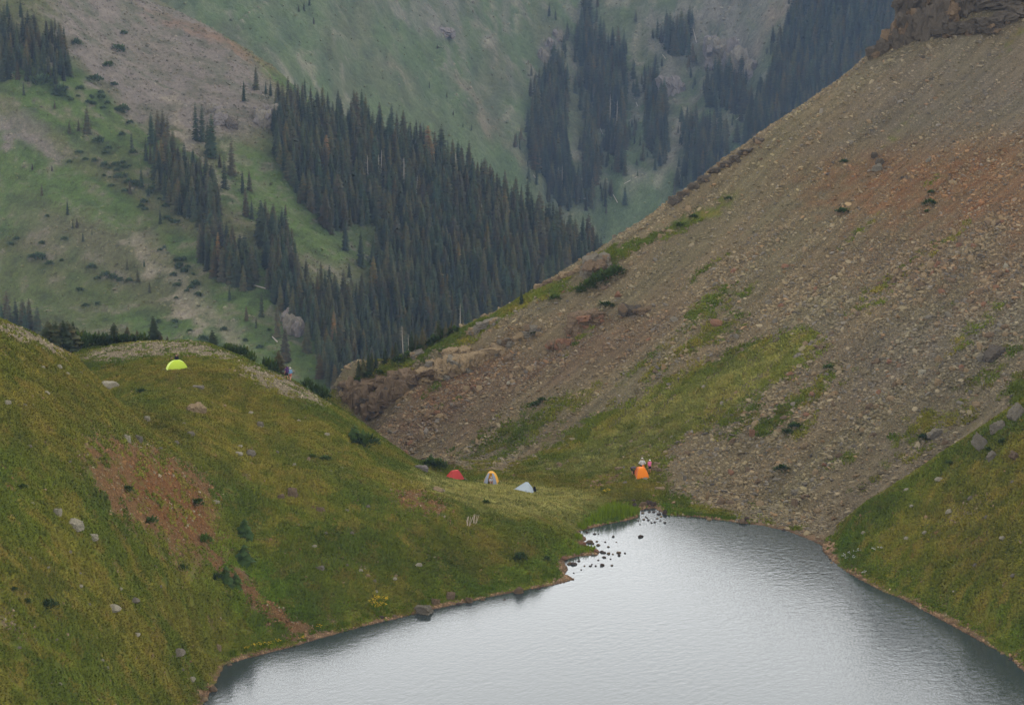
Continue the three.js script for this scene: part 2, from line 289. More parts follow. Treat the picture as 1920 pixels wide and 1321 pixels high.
const screeTint = [
  zone(near, [[1520, 330], [1640, 285], [1780, 270], [1960, 235], [1960, 430], [1800, 420], [1660, 420], [1560, 400]], { soft: 7, col: T.brick, amt: 0.7 }),
  zone(near, [[1560, 470], [1760, 420], [1960, 430], [1960, 560], [1700, 560]], { soft: 8, col: T.brown, amt: 0.6 }),
  zone(near, [[700, 800], [780, 745], [900, 690], [1040, 640], [1180, 590], [1280, 560], [1180, 650], [1060, 700], [960, 740], [880, 800], [780, 850], [740, 842]], { soft: 4, col: T.brown, amt: 0.85 }),
  zone(near, [[760, 720], [880, 665], [980, 620], [940, 690], [820, 760]], { soft: 3, col: T.brick, amt: 0.5 }),
  zone(near, [[1560, 640], [1760, 600], [1960, 560], [1960, 650], [1780, 730], [1600, 740]], { soft: 8, col: T.slate, amt: 0.5 }),
  zone(near, [[1640, 110], [1790, 60], [1960, 40], [1960, 210], [1800, 190], [1600, 230]], { soft: 9, col: T.grey, amt: 0.6 }),
  zone(near, [[1560, 260], [1700, 190], [1960, 130], [1960, 235], [1780, 262], [1640, 290]], { soft: 9, col: T.slate, amt: 0.5 }),
  zone(near, [[1600, 860], [1800, 740], [1960, 680], [1960, 760], [1780, 840], [1640, 935], [1560, 1000], [1480, 980]], { soft: 3, col: T.gravel, amt: 0.7 }),
  zone(near, [[1240, 860], [1420, 760], [1560, 680], [1560, 720], [1420, 830], [1400, 950], [1260, 930]], { soft: 2.5, col: T.tan, amt: 0.7 }),
];
const bareOnGrass = [
  zone(near, [[160, 850], [196, 812], [260, 838], [330, 852], [395, 905], [412, 930], [398, 968], [424, 1002], [392, 1042], [330, 1052], [290, 1012], [214, 962], [168, 905]], { soft: 2.2, col: T.dirt, amt: 1.02 }),
  zone(near, [[240, 870], [330, 880], [385, 930], [400, 985], [360, 1012], [300, 980], [260, 925]], { soft: 1.5, col: T.red, amt: 0.75 }),
  zone(near, [[330, 1040], [310, 1052], [335, 1070], [322, 1042]], { soft: 0.6, col: T.dirt, amt: 0.9 }),
  zone(near, [[390, 1022], [418, 1044], [476, 1096], [526, 1146], [566, 1176], [612, 1194], [590, 1206], [536, 1182], [498, 1154], [448, 1114], [394, 1062]], { soft: 0.8, col: T.dirt, amt: 1.5 }),
  zone(near, [[730, 925], [780, 912], [830, 934], [848, 966], [790, 966], [748, 950]], { soft: 1.2, col: T.dirt, amt: 1.0 }),
  zone(near, [[700, 975], [735, 958], [760, 975], [730, 990]], { soft: 1, col: T.dirt, amt: 0.5 }),
  zone(near, [[0, 1140], [40, 1160], [75, 1200], [30, 1190], [0, 1175]], { soft: 0.8, col: T.gravel, amt: 0.6 }),
  zone(near, [[0, 602], [60, 622], [110, 645], [140, 666], [120, 672], [60, 648], [0, 630]], { soft: 1.0, col: T.gravel, amt: 1.15 }),
  zone(near, [[150, 672], [190, 646], [260, 636], [345, 634], [395, 640], [450, 664], [436, 680], [360, 668], [280, 668], [210, 680]], { soft: 2.0, col: T.gravel, amt: 1.08 }),
  zone(near, [[440, 674], [500, 690], [545, 708], [600, 740], [640, 764], [610, 768], [560, 750], [500, 728], [455, 704]], { soft: 1.8, col: T.gravel, amt: 1.08 }),
  zone(near, [[1095, 905], [1140, 890], [1172, 880], [1178, 895], [1140, 912], [1105, 920]], { soft: 0.8, col: T.brown, amt: 0.5 }),
  zone(near, [[1770, 960], [1830, 930], [1860, 945], [1800, 985]], { soft: 1.2, col: T.grey, amt: 0.5 }),
  zone(near, [[1800, 1010], [1850, 1000], [1860, 1020], [1820, 1030]], { soft: 0.8, col: T.red, amt: 0.6 }),
  zone(near, [[1700, 1030], [1760, 990], [1790, 985], [1740, 1025]], { soft: 0.8, col: T.grey, amt: 0.45 }),
];
const lushNear = [
  zone(near, [[1085, 985], [1110, 960], [1190, 955], [1196, 970], [1140, 982]], { soft: 0.7, amt: 0.9 }),
  zone(near, [[1230, 945], [1380, 972], [1250, 968]], { soft: 0.6, amt: 0.8 }),
  zone(near, [[430, 1235], [600, 1190], [800, 1135], [1050, 1085], [1040, 1060], [800, 1110], [600, 1170], [440, 1200]], { soft: 1.5, amt: 0.6 }),
  zone(near, [[1545, 1020], [1600, 1055], [1700, 1112], [1900, 1220], [1920, 1200], [1700, 1085], [1580, 1000]], { soft: 1.6, amt: 0.75 }),
  zone(near, [[1000, 1010], [1090, 1000], [1110, 1030], [1050, 1060]], { soft: 1.2, amt: 0.6 }),
  zone(near, [[380, 1020], [440, 1000], [560, 1100], [560, 1160], [480, 1110], [420, 1070]], { soft: 2, amt: 0.75 }),
  zone(near, [[330, 1060], [420, 1060], [540, 1170], [460, 1200], [380, 1180]], { soft: 3, amt: 0.5 }),
];
const dryNear = [
  zone(near, [[0, 640], [120, 672], [250, 760], [430, 830], [600, 890], [520, 900], [360, 850], [200, 800], [100, 860], [0, 800]], { soft: 6, col: T.ochre, amt: 0.8 }),
  zone(near, [[0, 1020], [150, 1080], [260, 1180], [340, 1290], [250, 1250], [120, 1150], [0, 1080]], { soft: 4, col: T.ochre, amt: 0.7 }),
  zone(near, [[200, 700], [420, 690], [560, 770], [640, 850], [760, 900], [820, 930], [700, 900], [540, 840], [340, 770]], { soft: 5, col: T.ochre, amt: 0.75 }),
  zone(near, [[830, 895], [960, 905], [1150, 930], [1080, 985], [980, 970], [880, 950], [780, 900]], { soft: 3.2, col: T.straw, amt: 1.15 }),
  zone(near, [[1660, 1000], [1800, 880], [1960, 820], [1960, 1080], [1840, 1090], [1720, 1050]], { soft: 5, col: T.ochre, amt: 0.85 }),
  zone(near, [[985, 880], [1215, 745], [1500, 622], [1540, 648], [1400, 740], [1240, 838], [1200, 880]], { soft: 3, col: T.straw, amt: 0.55 }),
  zone(near, [[1100, 925], [1200, 880], [1240, 880], [1250, 930], [1170, 945]], { soft: 1.5, col: T.ochre, amt: 0.6 }),
  zone(near, [[800, 1010], [960, 1010], [1040, 1050], [900, 1060]], { soft: 3, col: T.rust, amt: 0.4 }),
];
const cover = (z, x, d) => { const v = z.f(x, d, z.soft * 2); return v >= z.soft ? 0 : (z.amt ?? 1) * sstep(z.soft, -z.soft, v); };
function grassTone(x, d) {
  const a = fbm(x * 0.06 + 3, d * 0.06, 4), b = fbm(x * 0.33, d * 0.33 + 8, 3), c = n2(x * 1.1, d * 1.1);
  let t = mix3(T.green, T.deep, sstep(-0.2, 0.45, a + 0.5 * b));
  t = mix3(t, T.ochre, 0.6 * sstep(0.05, 0.6, -a + 0.7 * b + 0.15));
  const wx = x + 2.2 * b, wd = d + 2.2 * n2(x * 0.3 + 9, d * 0.3);
  for (const z of dryNear) { const k = cover(z, wx, wd); if (k) t = mix3(t, z.col, clamp(k * (0.75 + 0.7 * b + 0.25 * c))); }
  for (const z of lushNear) { const k = cover(z, wx, wd); if (k) t = mix3(t, T.lush, clamp(k * (0.8 + 0.6 * b))); }
  t = mix3(t, T.rust, 0.35 * sstep(0.25, 0.6, n2(x * 0.5 + 20, d * 0.5) * 0.7 + b));
  const m = 1.04 * (1 + 0.18 * c + 0.3 * b + 0.12 * n2(x * 0.035 + 4, d * 0.035));
  return [t[0] * m, t[1] * m, t[2] * m];
}
function screeTone(x, d) {
  const u = 0.77 * x + 0.64 * d, v = -0.64 * x + 0.77 * d, a = fbm(v * 0.07, u * 0.022, 3), b = fbm(x * 0.25, d * 0.25, 3), c = n2(x * 1.4, d * 1.4);
  let t = mix3(T.olive, T.tan, sstep(-0.3, 0.3, a)); t = mix3(t, T.brown, 0.2 * sstep(0.0, 0.5, b));
  for (const z of screeTint) { const k = cover(z, x + 4 * b, d + 5 * a); if (k) t = mix3(t, z.col, clamp(k * (0.85 + 0.5 * b))); }
  const st = n2(v * 0.55, u * 0.045) * 0.6 + n2(v * 1.3 + 5, u * 0.09) * 0.4, m = 0.92 * (1 + 0.1 * c + 0.12 * b + 0.28 * st); return [t[0] * m, t[1] * m, t[2] * m];
}
function grassShare(x, d) { // 0 bare stones .. 1 closed turf
  const s = isScreeSide(x, d), e = lake(x, d, 6), b = fbm(x * 0.5, d * 0.5, 3);
  let g;
  const u = 0.77 * x + 0.64 * d, v = -0.64 * x + 0.77 * d;
  if (s > -1.2) {
    g = sstep(1.2, -1.2, s + 1.4 * b);
    for (const z of grassOnScree) { let k = cover(z, x + 1.4 * b, d + 1.4 * n2(x * 0.4, d * 0.4 + 5)); if (k) { if (z.streak) k *= clamp(1 - z.streak + z.streak * 2.2 * (0.45 + n2(v * 0.42, u * 0.06) * 0.8 + 0.3 * b)); g = Math.max(g, clamp(k)); } }
    g = Math.max(g, 0.7 * sstep(0.52, 0.72, n2(v * 0.11 + 40, u * 0.035) * 0.75 + 0.5 * b - 0.15 * sstep(20, 60, s)));
  } else {
    g = 1;
    for (const z of bareOnGrass) { const k = cover(z, x + 1.1 * b, d + 1.3 * n2(x * 0.45, d * 0.45 + 5)); if (k) g = Math.min(g, 1 - clamp(k * (1 + 1.1 * b + 0.45 * n2(x * 0.9, d * 0.9)))); }
    g *= 1 - 0.55 * sstep(0.42, 0.62, fbm(x * 0.16 + 31, d * 0.16, 4) + 0.2 * b);
  }
  return clamp(g) * sstep(0.25, 1.1, e + 0.5 * b + 0.75 * n2(x * 0.13, d * 0.13 + 60) + 0.1);
}
function bareTone(x, d) {
  const s = isScreeSide(x, d), e = lake(x, d, 6);
  let t = s > -0.5 ? screeTone(x, d) : T.dirt;
  if (s <= -0.5) { const b = fbm(x * 0.5, d * 0.5, 3); t = mix3(T.gravel, T.dirt, 0.6 + b); for (const z of bareOnGrass) { const k = cover(z, x + b, d + b); if (k) t = mix3(t, z.col, clamp(k * 1.1)); } }
  t = mix3(mix3(T.sand, T.mud, 0.3 + 0.4 * n2(x * 0.5, d * 0.5)), t, sstep(0.6, 2.4, e + 0.4 * n2(x, d)));
  if (e < 0.25) t = mix3(T.mud, t, sstep(-0.3, 0.25, e));
  return t;
}
function nearTone(x, d) { const g = grassShare(x, d); const b = g < 1 ? bareTone(x, d) : null; return g >= 1 ? grassTone(x, d) : g <= 0 ? b : mix3(b, grassTone(x, d), g); }

// ---------------------------------------------------------------- ground meshes
function sheet(H, tone, x0, x1, rows, nx, split, uvs = 1) {
  const nd = rows.length - 1, pos = new Float32Array((nx + 1) * (nd + 1) * 3), col = new Float32Array(pos.length), uv = new Float32Array(pos.length / 3 * 2);
  for (let j = 0, o = 0; j <= nd; j++) for (let i = 0; i <= nx; i++, o++) {
    const d = rows[j], x = lerp(x0, x1, i / nx) * d, c = tone(x, d);
    pos.set([x, H(x, d), -d], o * 3); col.set(c, o * 3); uv.set([x * uvs, d * uvs], o * 2);
  }
  const lists = new Map();
  for (let j = 0; j < nd; j++) for (let i = 0; i < nx; i++) {
    const a = j * (nx + 1) + i, d = (rows[j] + rows[j + 1]) / 2, x = lerp(x0, x1, (i + 0.5) / nx) * d, k = split ? split(x, d) : 0;
    if (!lists.has(k)) lists.set(k, []); lists.get(k).push(a, a + 1, a + nx + 2, a, a + nx + 2, a + nx + 1);
  }
  const all = new THREE.BufferGeometry(); all.setAttribute('position', new THREE.BufferAttribute(pos, 3)); all.setIndex([].concat()); 
  const idx = new Uint32Array(nx * nd * 6); { let o = 0; for (const l of lists.values()) { idx.set(l, o); o += l.length; } } all.setIndex(new THREE.BufferAttribute(idx, 1)); all.computeVertexNormals();
  const nor = all.attributes.normal.array, out = {};
  for (const [k, l] of lists) {
    const re = new Map(), id = new Uint32Array(l.length), P = [], N = [], C = [], U = [];
    l.forEach((v, q) => { let w = re.get(v); if (w === undefined) { w = re.size; re.set(v, w); for (let c = 0; c < 3; c++) { P.push(pos[v * 3 + c]); N.push(nor[v * 3 + c]); C.push(col[v * 3 + c]); } U.push(uv[v * 2], uv[v * 2 + 1]); } id[q] = w; });
    const g = new THREE.BufferGeometry(); g.setAttribute('position', new THREE.Float32BufferAttribute(P, 3)); g.setAttribute('normal', new THREE.Float32BufferAttribute(N, 3)); g.setAttribute('color', new THREE.Float32BufferAttribute(C, 3)); g.setAttribute('uv', new THREE.Float32BufferAttribute(U, 2)); g.setIndex(new THREE.BufferAttribute(id, 1));
    out[k] = g;
  }
  return out;
}
const steps = (list) => { const r = []; for (const [a, b, s] of list) for (let d = a; d < b; d += s) r.push(d); return r; };
const nearRows = steps([[150, 165, 0.8], [165, 345, 0.36], [345, 385, 0.5], [385, 480, 3]]);
const grounds = sheet(H, nearTone, -0.262, 0.262, nearRows, 400, (x, d) => { const s = isScreeSide(x, d) + 0.8 * n2(x * 0.5, d * 0.5); return lake(x, d, 2) < -0.5 ? 'lake_bed' : s > 0 ? 'scree_slope' : x > 31 ? 'grass_spur' : 'grass_hill'; });
const turf = groundMat(soilGrain, 3.1, 0.05), rubble = groundMat(stoneGrain, 3.7, 0.07);
const grassHill = put(new THREE.Mesh(grounds.grass_hill, turf), 'grass_hill', 'grassy hill and meadow along the lake\'s near shore with the tents', null, null, 'structure');
const screeSlope = put(new THREE.Mesh(grounds.scree_slope, rubble), 'scree_slope', 'brown scree mountainside rising from the lake', null, null, 'structure');
const grassSpur = put(new THREE.Mesh(grounds.grass_spur, turf), 'grass_spur', 'steep ochre grass bank beside the lake', null, null, 'structure');
put(new THREE.Mesh(grounds.lake_bed, rubble), 'lake_bed', 'dark muddy bed under the lake', null, null, 'structure');
// ---------------------------------------------------------------- the lake
{
  const d0 = 150, d1 = 276, step = 0.3, P = [], I = [], nx = Math.round(150 / step), nd = Math.round((d1 - d0) / step);
  const inside = (x, d) => lake(x, d, 3) < 0.55;
  const at = new Map();
  const vert = (i, j) => {
    const k = j * (nx + 1) + i; if (at.has(k)) return at.get(k);
    const x = -62 + i * step, d = d0 + j * step, e = -lake(x, d, 20);
    // wind ripples run across the open water and die out in the sheltered outlet
    const open = sstep(0, 22, Math.hypot(x - 14, (d - 268) * 1.1) - 6 + 4 * n2(x * 0.08, d * 0.08)) * sstep(0, 1.2, e);
    const gust = 0.65 + 0.45 * n2(x * 0.035 + 2, d * 0.05) + 0.2 * n2(x * 0.13, d * 0.16);
    const q = 0.35 * x + 0.94 * d + 0.5 * n2(x * 0.3, d * 0.3);
    const y = (0.003 * n2(x * 0.7 + 0.3 * d, q * 1.1) + 0.006 * n2(x * 1.0 - 0.2 * d, q * 2.0) + 0.004 * n2(x * 1.6 + 0.1 * d, q * 3.4)) * gust * open;
    at.set(k, P.length / 3); P.push(x, y, -d); return P.length / 3 - 1;
  };
  for (let j = 0; j < nd; j++) for (let i = 0; i < nx; i++) if (inside(-62 + (i + 0.5) * step, d0 + (j + 0.5) * step)) { const a = vert(i, j), b = vert(i + 1, j), c = vert(i + 1, j + 1), e = vert(i, j + 1); I.push(a, b, c, a, c, e); }
  const g = new THREE.BufferGeometry(); g.setAttribute('position', new THREE.Float32BufferAttribute(P, 3)); g.setIndex(I); g.computeVertexNormals();
  const uv = []; for (let i = 0; i < P.length; i += 3) uv.push(P[i] / 5, P[i + 2] / 5); g.setAttribute('uv', new THREE.Float32BufferAttribute(uv, 2));
  const ripple = grainTexture(512, [[14, 0.5], [36, 1], [80, 0.9]], 0, 1);
  const m = new THREE.MeshPhysicalMaterial({ roughness: 0.05, ior: 1.333, bumpMap: ripple, bumpScale: 0.004 });
  m.color.setRGB(0.018, 0.024, 0.024);
  put(new THREE.Mesh(g, m), 'lake_water', 'rippled silver-grey lake water reflecting the overcast sky', null, null, 'structure');
}
// ---------------------------------------------------------------- mountainsides: cover and meshes
const M = { cool: alb(104, 114, 98), green: alb(86, 104, 50), olive: alb(94, 95, 58), dry: alb(104, 99, 74), dark: alb(62, 74, 46), stone: alb(124, 114, 100), mauve: alb(122, 112, 102), pale: alb(150, 138, 118), pink: alb(138, 118, 98), rust: alb(132, 100, 72) };
const midZones = [
  zone(mid, [[96, -30], [290, 0], [420, 55], [515, 122], [522, 170], [500, 230], [430, 262], [370, 262], [330, 240], [270, 230], [225, 190], [160, 140], [110, 90]], { soft: 9, col: M.mauve, amt: 0.97 }),
  zone(mid, [[150, 60], [300, 60], [420, 130], [330, 130], [200, 110]], { soft: 10, col: M.stone, amt: 0.6 }),
  zone(mid, [[250, 6], [400, 50], [515, 128], [470, 120], [360, 60]], { soft: 6, col: M.rust, amt: 0.6 }),
  zone(mid, [[0, 205], [40, 222], [90, 255], [135, 298], [70, 288], [0, 262]], { soft: 4, col: M.mauve, amt: 0.95 }),
  zone(mid, [[240, 440], [262, 436], [300, 490], [350, 540], [420, 600], [470, 660], [440, 670], [380, 610], [310, 550], [265, 490]], { soft: 4, col: M.pale, amt: 0.75 }),
  zone(mid, [[318, 180], [332, 175], [345, 230], [385, 290], [440, 380], [430, 388], [370, 300], [330, 245]], { soft: 2, col: M.pale, amt: 0.85 }),
  zone(mid, [[400, 215], [412, 212], [430, 260], [480, 340], [560, 400], [552, 412], [470, 352], [418, 268]], { soft: 2, col: M.pale, amt: 0.8 }),
  zone(mid, [[470, 190], [520, 190], [512, 235], [480, 240]], { soft: 3, col: M.stone, amt: 0.9 }),
  zone(mid, [[600, 490], [640, 500], [660, 530], [620, 525]], { soft: 4, col: M.stone, amt: 0.6 }),
  zone(mid, [[0, 290], [130, 330], [260, 420], [230, 430], [100, 360], [0, 330]], { soft: 8, col: M.green, amt: 0.9 }),
  zone(mid, [[430, 260], [520, 330], [600, 420], [680, 450], [660, 500], [580, 470], [480, 380]], { soft: 6, col: M.green, amt: 0.95 }),
  zone(mid, [[0, 480], [90, 540], [200, 600], [100, 600], [0, 560]], { soft: 9, col: M.green, amt: 0.6 }),
  zone(mid, [[20, 380], [200, 430], [260, 520], [140, 500], [30, 450]], { soft: 9, col: M.dry, amt: 0.7 }),
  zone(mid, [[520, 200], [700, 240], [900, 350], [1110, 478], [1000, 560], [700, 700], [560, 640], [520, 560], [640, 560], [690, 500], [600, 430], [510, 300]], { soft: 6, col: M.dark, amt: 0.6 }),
];
function midTone(x, d) {
  const u = 0.8 * x - 0.6 * d, v = 0.6 * x + 0.8 * d, a = fbm(v * 0.02, u * 0.008, 4), b = fbm(x * 0.07, d * 0.07, 4), c = n2(x * 0.5, d * 0.5);
  let t = mix3(M.olive, M.green, sstep(-0.25, 0.3, a)); t = mix3(t, M.dry, 0.6 * sstep(0.05, 0.4, b)); t = mix3(t, M.dark, 0.5 * sstep(0.1, 0.5, -b + 0.3 * a));
  for (const z of midZones) { const k = cover(z, x + 7 * b, d + 9 * b); if (k) t = mix3(t, z.col, clamp(k * (0.9 + 0.7 * b))); }
  const stones = sstep(0.42, 0.6, n2(x * 0.22, d * 0.22) * 0.6 + b); t = mix3(t, M.stone, 0.4 * stones);
  const m = 1 + 0.18 * c + 0.22 * b; return [t[0] * m, t[1] * m, t[2] * m];
}
const farZones = [
  zone(far, [[700, 0], [760, 10], [860, 0], [850, 40], [800, 60], [740, 25]], { soft: 9, col: M.mauve, amt: 0.7 }),
  zone(far, [[800, 40], [850, 50], [848, 68], [825, 72]], { soft: 4, col: M.mauve, amt: 0.95 }),
  zone(far, [[918, 0], [926, 0], [929, 120], [921, 130]], { soft: 2.4, col: M.pale, amt: 0.95 }),
  zone(far, [[968, 0], [974, 0], [972, 60], [967, 60]], { soft: 2, col: M.pale, amt: 0.8 }),
  zone(far, [[860, 140], [880, 150], [930, 240], [1000, 310], [980, 312], [905, 240]], { soft: 7, col: M.pink, amt: 0.6 }),
  zone(far, [[705, 90], [720, 90], [780, 160], [770, 170]], { soft: 6, col: M.pink, amt: 0.45 }),
  zone(far, [[1300, -30], [1440, -30], [1440, 60], [1420, 150], [1330, 190], [1300, 110]], { soft: 12, col: M.mauve, amt: 0.95 }),
  zone(far, [[1440, 10], [1495, -30], [1495, 30], [1450, 60], [1420, 100]], { soft: 7, col: M.pink, amt: 0.95 }),
  zone(far, [[1225, 130], [1275, 120], [1285, 170], [1240, 185]], { soft: 7, col: M.mauve, amt: 0.95 }),
  zone(far, [[1200, 0], [1290, 0], [1300, 120], [1210, 110]], { soft: 14, col: M.mauve, amt: 0.55 }),
  zone(far, [[1010, 90], [1060, 50], [1062, 70], [1016, 125]], { soft: 4, col: M.mauve, amt: 0.9 }),
  zone(far, [[1193, 20], [1200, 20], [1192, 100], [1186, 100]], { soft: 2.5, col: M.pale, amt: 0.9 }),
  zone(far, [[1285, 200], [1295, 200], [1270, 280], [1240, 345], [1230, 335], [1258, 270]], { soft: 3, col: M.pale, amt: 0.9 }),
  zone(far, [[940, 240], [960, 240], [1040, 330], [1020, 330]], { soft: 5, col: M.stone, amt: 0.6 }),
  zone(far, [[1060, 340], [1240, 340], [1240, 430], [1100, 430]], { soft: 14, col: M.green, amt: 0.7 }),
  zone(far, [[640, 120], [820, 200], [1000, 340], [900, 330], [700, 230]], { soft: 20, col: M.green, amt: 0.7 }),
];
function farTone(x, d) {
  const a = fbm(x * 0.014, d * 0.006, 4), b = fbm(x * 0.05, d * 0.03, 4), c = n2(x * 0.3, d * 0.3);
  let t = mix3(M.green, M.olive, sstep(-0.3, 0.3, a)); t = mix3(t, M.stone, 0.75 * sstep(0.12, 0.4, n2(x * 0.06, d * 0.009) * 0.5 + b) * sstep(1480, 1700, d)); { const chute = 1 - Math.abs(n2(x * 0.035 + 0.6 * n2(x * 0.02, d * 0.012), d * 0.004 + 3)); t = mix3(t, M.pale, 0.7 * sstep(0.86, 0.97, chute) * sstep(-0.1, 0.3, n2(x * 0.02 + 9, d * 0.01))); t = mix3(t, M.dark, 0.4 * sstep(0.1, 0.5, n2(x * 0.09, d * 0.02))); } t = mix3(t, M.dry, 0.35 * sstep(0, 0.4, b));
  for (const z of farZones) { const k = cover(z, x + 6 * b, d + 10 * b); if (k) t = mix3(t, z.col, clamp(k * (0.9 + 0.7 * b))); }
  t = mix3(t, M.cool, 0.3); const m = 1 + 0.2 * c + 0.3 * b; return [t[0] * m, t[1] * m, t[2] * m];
}
const midMat = groundMat(soilGrain, 14, 0.25), farMat = groundMat(soilGrain, 22, 0.4);
const midSlope = put(new THREE.Mesh(sheet(HM, midTone, -0.27, 0.14, steps([[560, 680, 3], [680, 1080, 1.35], [1080, 1260, 4]]), 300)[0], midMat), 'valley_hillside', 'green and grey mountainside across the valley carrying the dense forest', null, null, 'structure');
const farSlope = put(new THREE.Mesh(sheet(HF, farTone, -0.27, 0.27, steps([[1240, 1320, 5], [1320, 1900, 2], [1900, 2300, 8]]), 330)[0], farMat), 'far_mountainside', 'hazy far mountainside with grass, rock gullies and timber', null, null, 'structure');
// ---------------------------------------------------------------- plants and stones
function soup(tris, colors) { const g = new THREE.BufferGeometry(); g.setAttribute('position', new THREE.Float32BufferAttribute(tris, 3)); if (colors) g.setAttribute('color', new THREE.Float32BufferAttribute(colors, 3)); g.computeVertexNormals(); return g; }
// one spray of needles: a small roof-shaped frond
function frond(T, C, root, dir, len, wid, rise, c) {
  const side = V(-dir.z, 0, dir.x); if (side.lengthSq() < 1e-6) side.set(1, 0, 0); side.normalize();
  const mid = root.clone().addScaledVector(dir, len * 0.5), tip = root.clone().addScaledVector(dir, len); tip.y -= rise * 0.7;
  const l = mid.clone().addScaledVector(side, wid), r = mid.clone().addScaledVector(side, -wid); l.y -= rise; r.y -= rise;
  for (const p of [root, l, mid, root, mid, r, l, tip, mid, mid, tip, r]) T.push(p.x, p.y, p.z);
  for (let k = 0; k < 12; k++) C.push(c[0], c[1], c[2]);
}
function spruceCrown(seed, { levels = 20, per = 7, w = 0.13, low = 0.05, brown = 0.2, ragged = 0.25, lean = 0 } = {}) {
  const R = rngOf(seed), T = [], C = [];
  for (let k = 0; k < levels; k++) {
    const t = (k + 0.3 * R()) / levels, y = low + (1 - low) * Math.pow(t, 0.92), n = Math.max(3, Math.round(per * (1 - 0.55 * t)));
    const env = w * Math.pow(1 - t, 0.66) * (0.75 + 0.35 * Math.sin(seed + k * 1.7) * 0.4 + 0.25 * R()) + 0.008, a0 = R() * 6.3;
    for (let i = 0; i < n; i++) {
      if (R() < ragged * 0.35) continue;
      const a = a0 + (i + 0.5 * R()) / n * 6.283, L = env * (1 - ragged + 2 * ragged * R()) * (1 + lean * Math.cos(a)), droop = 0.35 + 0.35 * (1 - t) * R();
      const dir = V(Math.cos(a), -droop, Math.sin(a)), q = 0.75 + 0.5 * R(), b = R() < brown ? 1 : 0;
      frond(T, C, V(Math.cos(a) * 0.004, y + 0.02, Math.sin(a) * 0.004), dir, L, L * (0.42 + 0.22 * R()) + 0.005, 0.012 + 0.05 * L, b ? [1.25 * q, 1.02 * q, 0.84 * q] : [0.97 * q, q, 0.92 * q]);
    }
  }
  frond(T, C, V(0, 0.97, 0), V(0.02, 1, 0), 0.05, 0.006, 0, [1, 1, 1]);
  return soup(T, C);
}
function trunkGeo(h = 0.96, r = 0.012) { const g = new THREE.CylinderGeometry(r * 0.15, r, h, 6, 3); g.translate(0, h / 2 - 0.03, 0); return g; }
function shrubGeo(seed, n = 170, height = 0.55, spiky = 0.2) {
  const R = rngOf(seed), T = [], C = [], lob = Array.from({ length: 5 }, () => [R() * 6.3, 0.55 + 0.45 * R()]);
  for (let k = 0; k < n; k++) {
    const a = R() * 6.283, e = Math.asin(Math.pow(R(), 0.8)), s = 0.55 + 0.45 * Math.sqrt(R()); let reach = 0.62; for (const [la, lr] of lob) reach = Math.max(reach, lr * (0.6 + 0.5 * Math.cos(a - la)));
    const root = V(Math.cos(a) * Math.cos(e) * s * reach * 0.8, Math.sin(e) * s * height * 0.85 * (0.7 + 0.4 * reach), Math.sin(a) * Math.cos(e) * s * reach * 0.8);
    const dir = V(Math.cos(a) * Math.cos(e) + (R() - 0.5) * 0.9, 0.25 + 0.9 * Math.sin(e) + (R() - 0.5) * 0.5, Math.sin(a) * Math.cos(e) + (R() - 0.5) * 0.9).normalize(), q = 0.65 + 0.7 * R(), L = 0.16 + 0.14 * R() + (R() < spiky ? 0.14 : 0);
    frond(T, C, root, dir, L, L * 0.34, 0.02, R() < 0.12 ? [1.5 * q, 1.1 * q, 0.8 * q] : [q, q, 0.9 * q]);
  }
  return soup(T, C);
}
function shardGeo(seed) { // a small angular stone
  const R = rngOf(seed), g = mergeVertices((() => { const q = new THREE.IcosahedronGeometry(1, 0); q.deleteAttribute('uv'); q.deleteAttribute('normal'); return q; })()), p = g.attributes.position;
  for (let i = 0; i < p.count; i++) { const s = 0.6 + 0.75 * R(); p.setXYZ(i, p.getX(i) * s, p.getY(i) * s, p.getZ(i) * s); }
  const f = g.toNonIndexed(), uv = []; for (let i = 0; i < f.attributes.position.count; i++) uv.push(f.attributes.position.getX(i), f.attributes.position.getY(i) + f.attributes.position.getZ(i)); f.setAttribute('uv', new THREE.Float32BufferAttribute(uv, 2)); f.computeVertexNormals(); return f;
}
function rockGeo(seed, detail = 3, cuts = 16, rough = 0.05) { // a block split along random planes
  const R = rngOf(seed), pl = []; for (let k = 0; k < cuts; k++) { const z = R() * 2 - 1, a = R() * 6.283, q = Math.sqrt(1 - z * z); pl.push([q * Math.cos(a), z, q * Math.sin(a), 0.62 + 0.3 * R()]); }
  let g = new THREE.IcosahedronGeometry(1, detail); const p = g.attributes.position, v = V(0, 0, 0);
  for (let i = 0; i < p.count; i++) { v.fromBufferAttribute(p, i).normalize(); let r = 1.15; for (const c of pl) { const d = v.x * c[0] + v.y * c[1] + v.z * c[2]; if (d > 0.05) r = Math.min(r, c[3] / d); } r *= 1 + rough * n3(v.x * 3 + seed, v.y * 3, v.z * 3) + rough * 0.5 * n3(v.x * 9, v.y * 9 + seed, v.z * 9); p.setXYZ(i, v.x * r, v.y * r, v.z * r); }
  g.deleteAttribute('uv'); g = toCreasedNormals(g, 0.5);
  const uv = []; for (let i = 0; i < g.attributes.position.count; i++) uv.push(g.attributes.position.getX(i) + 0.3 * g.attributes.position.getZ(i), g.attributes.position.getY(i) + 0.5 * g.attributes.position.getZ(i)); g.setAttribute('uv', new THREE.Float32BufferAttribute(uv, 2));
  return g;
}
const needles = (rgb) => { const m = std(rgb, 1, { vertexColors: true, side: THREE.DoubleSide }); return m; };
const needleMats = [needles(alb(56, 62, 42)), needles(alb(66, 66, 44)), needles(alb(48, 56, 40)), needles(alb(74, 70, 50)), needles(alb(52, 64, 46)), needles(alb(62, 58, 42))], needleBrown = needles(alb(100, 82, 52)), shrubMats = [needles(alb(64, 80, 38)), needles(alb(56, 72, 38)), needles(alb(80, 102, 44)), needles(alb(64, 78, 50))];
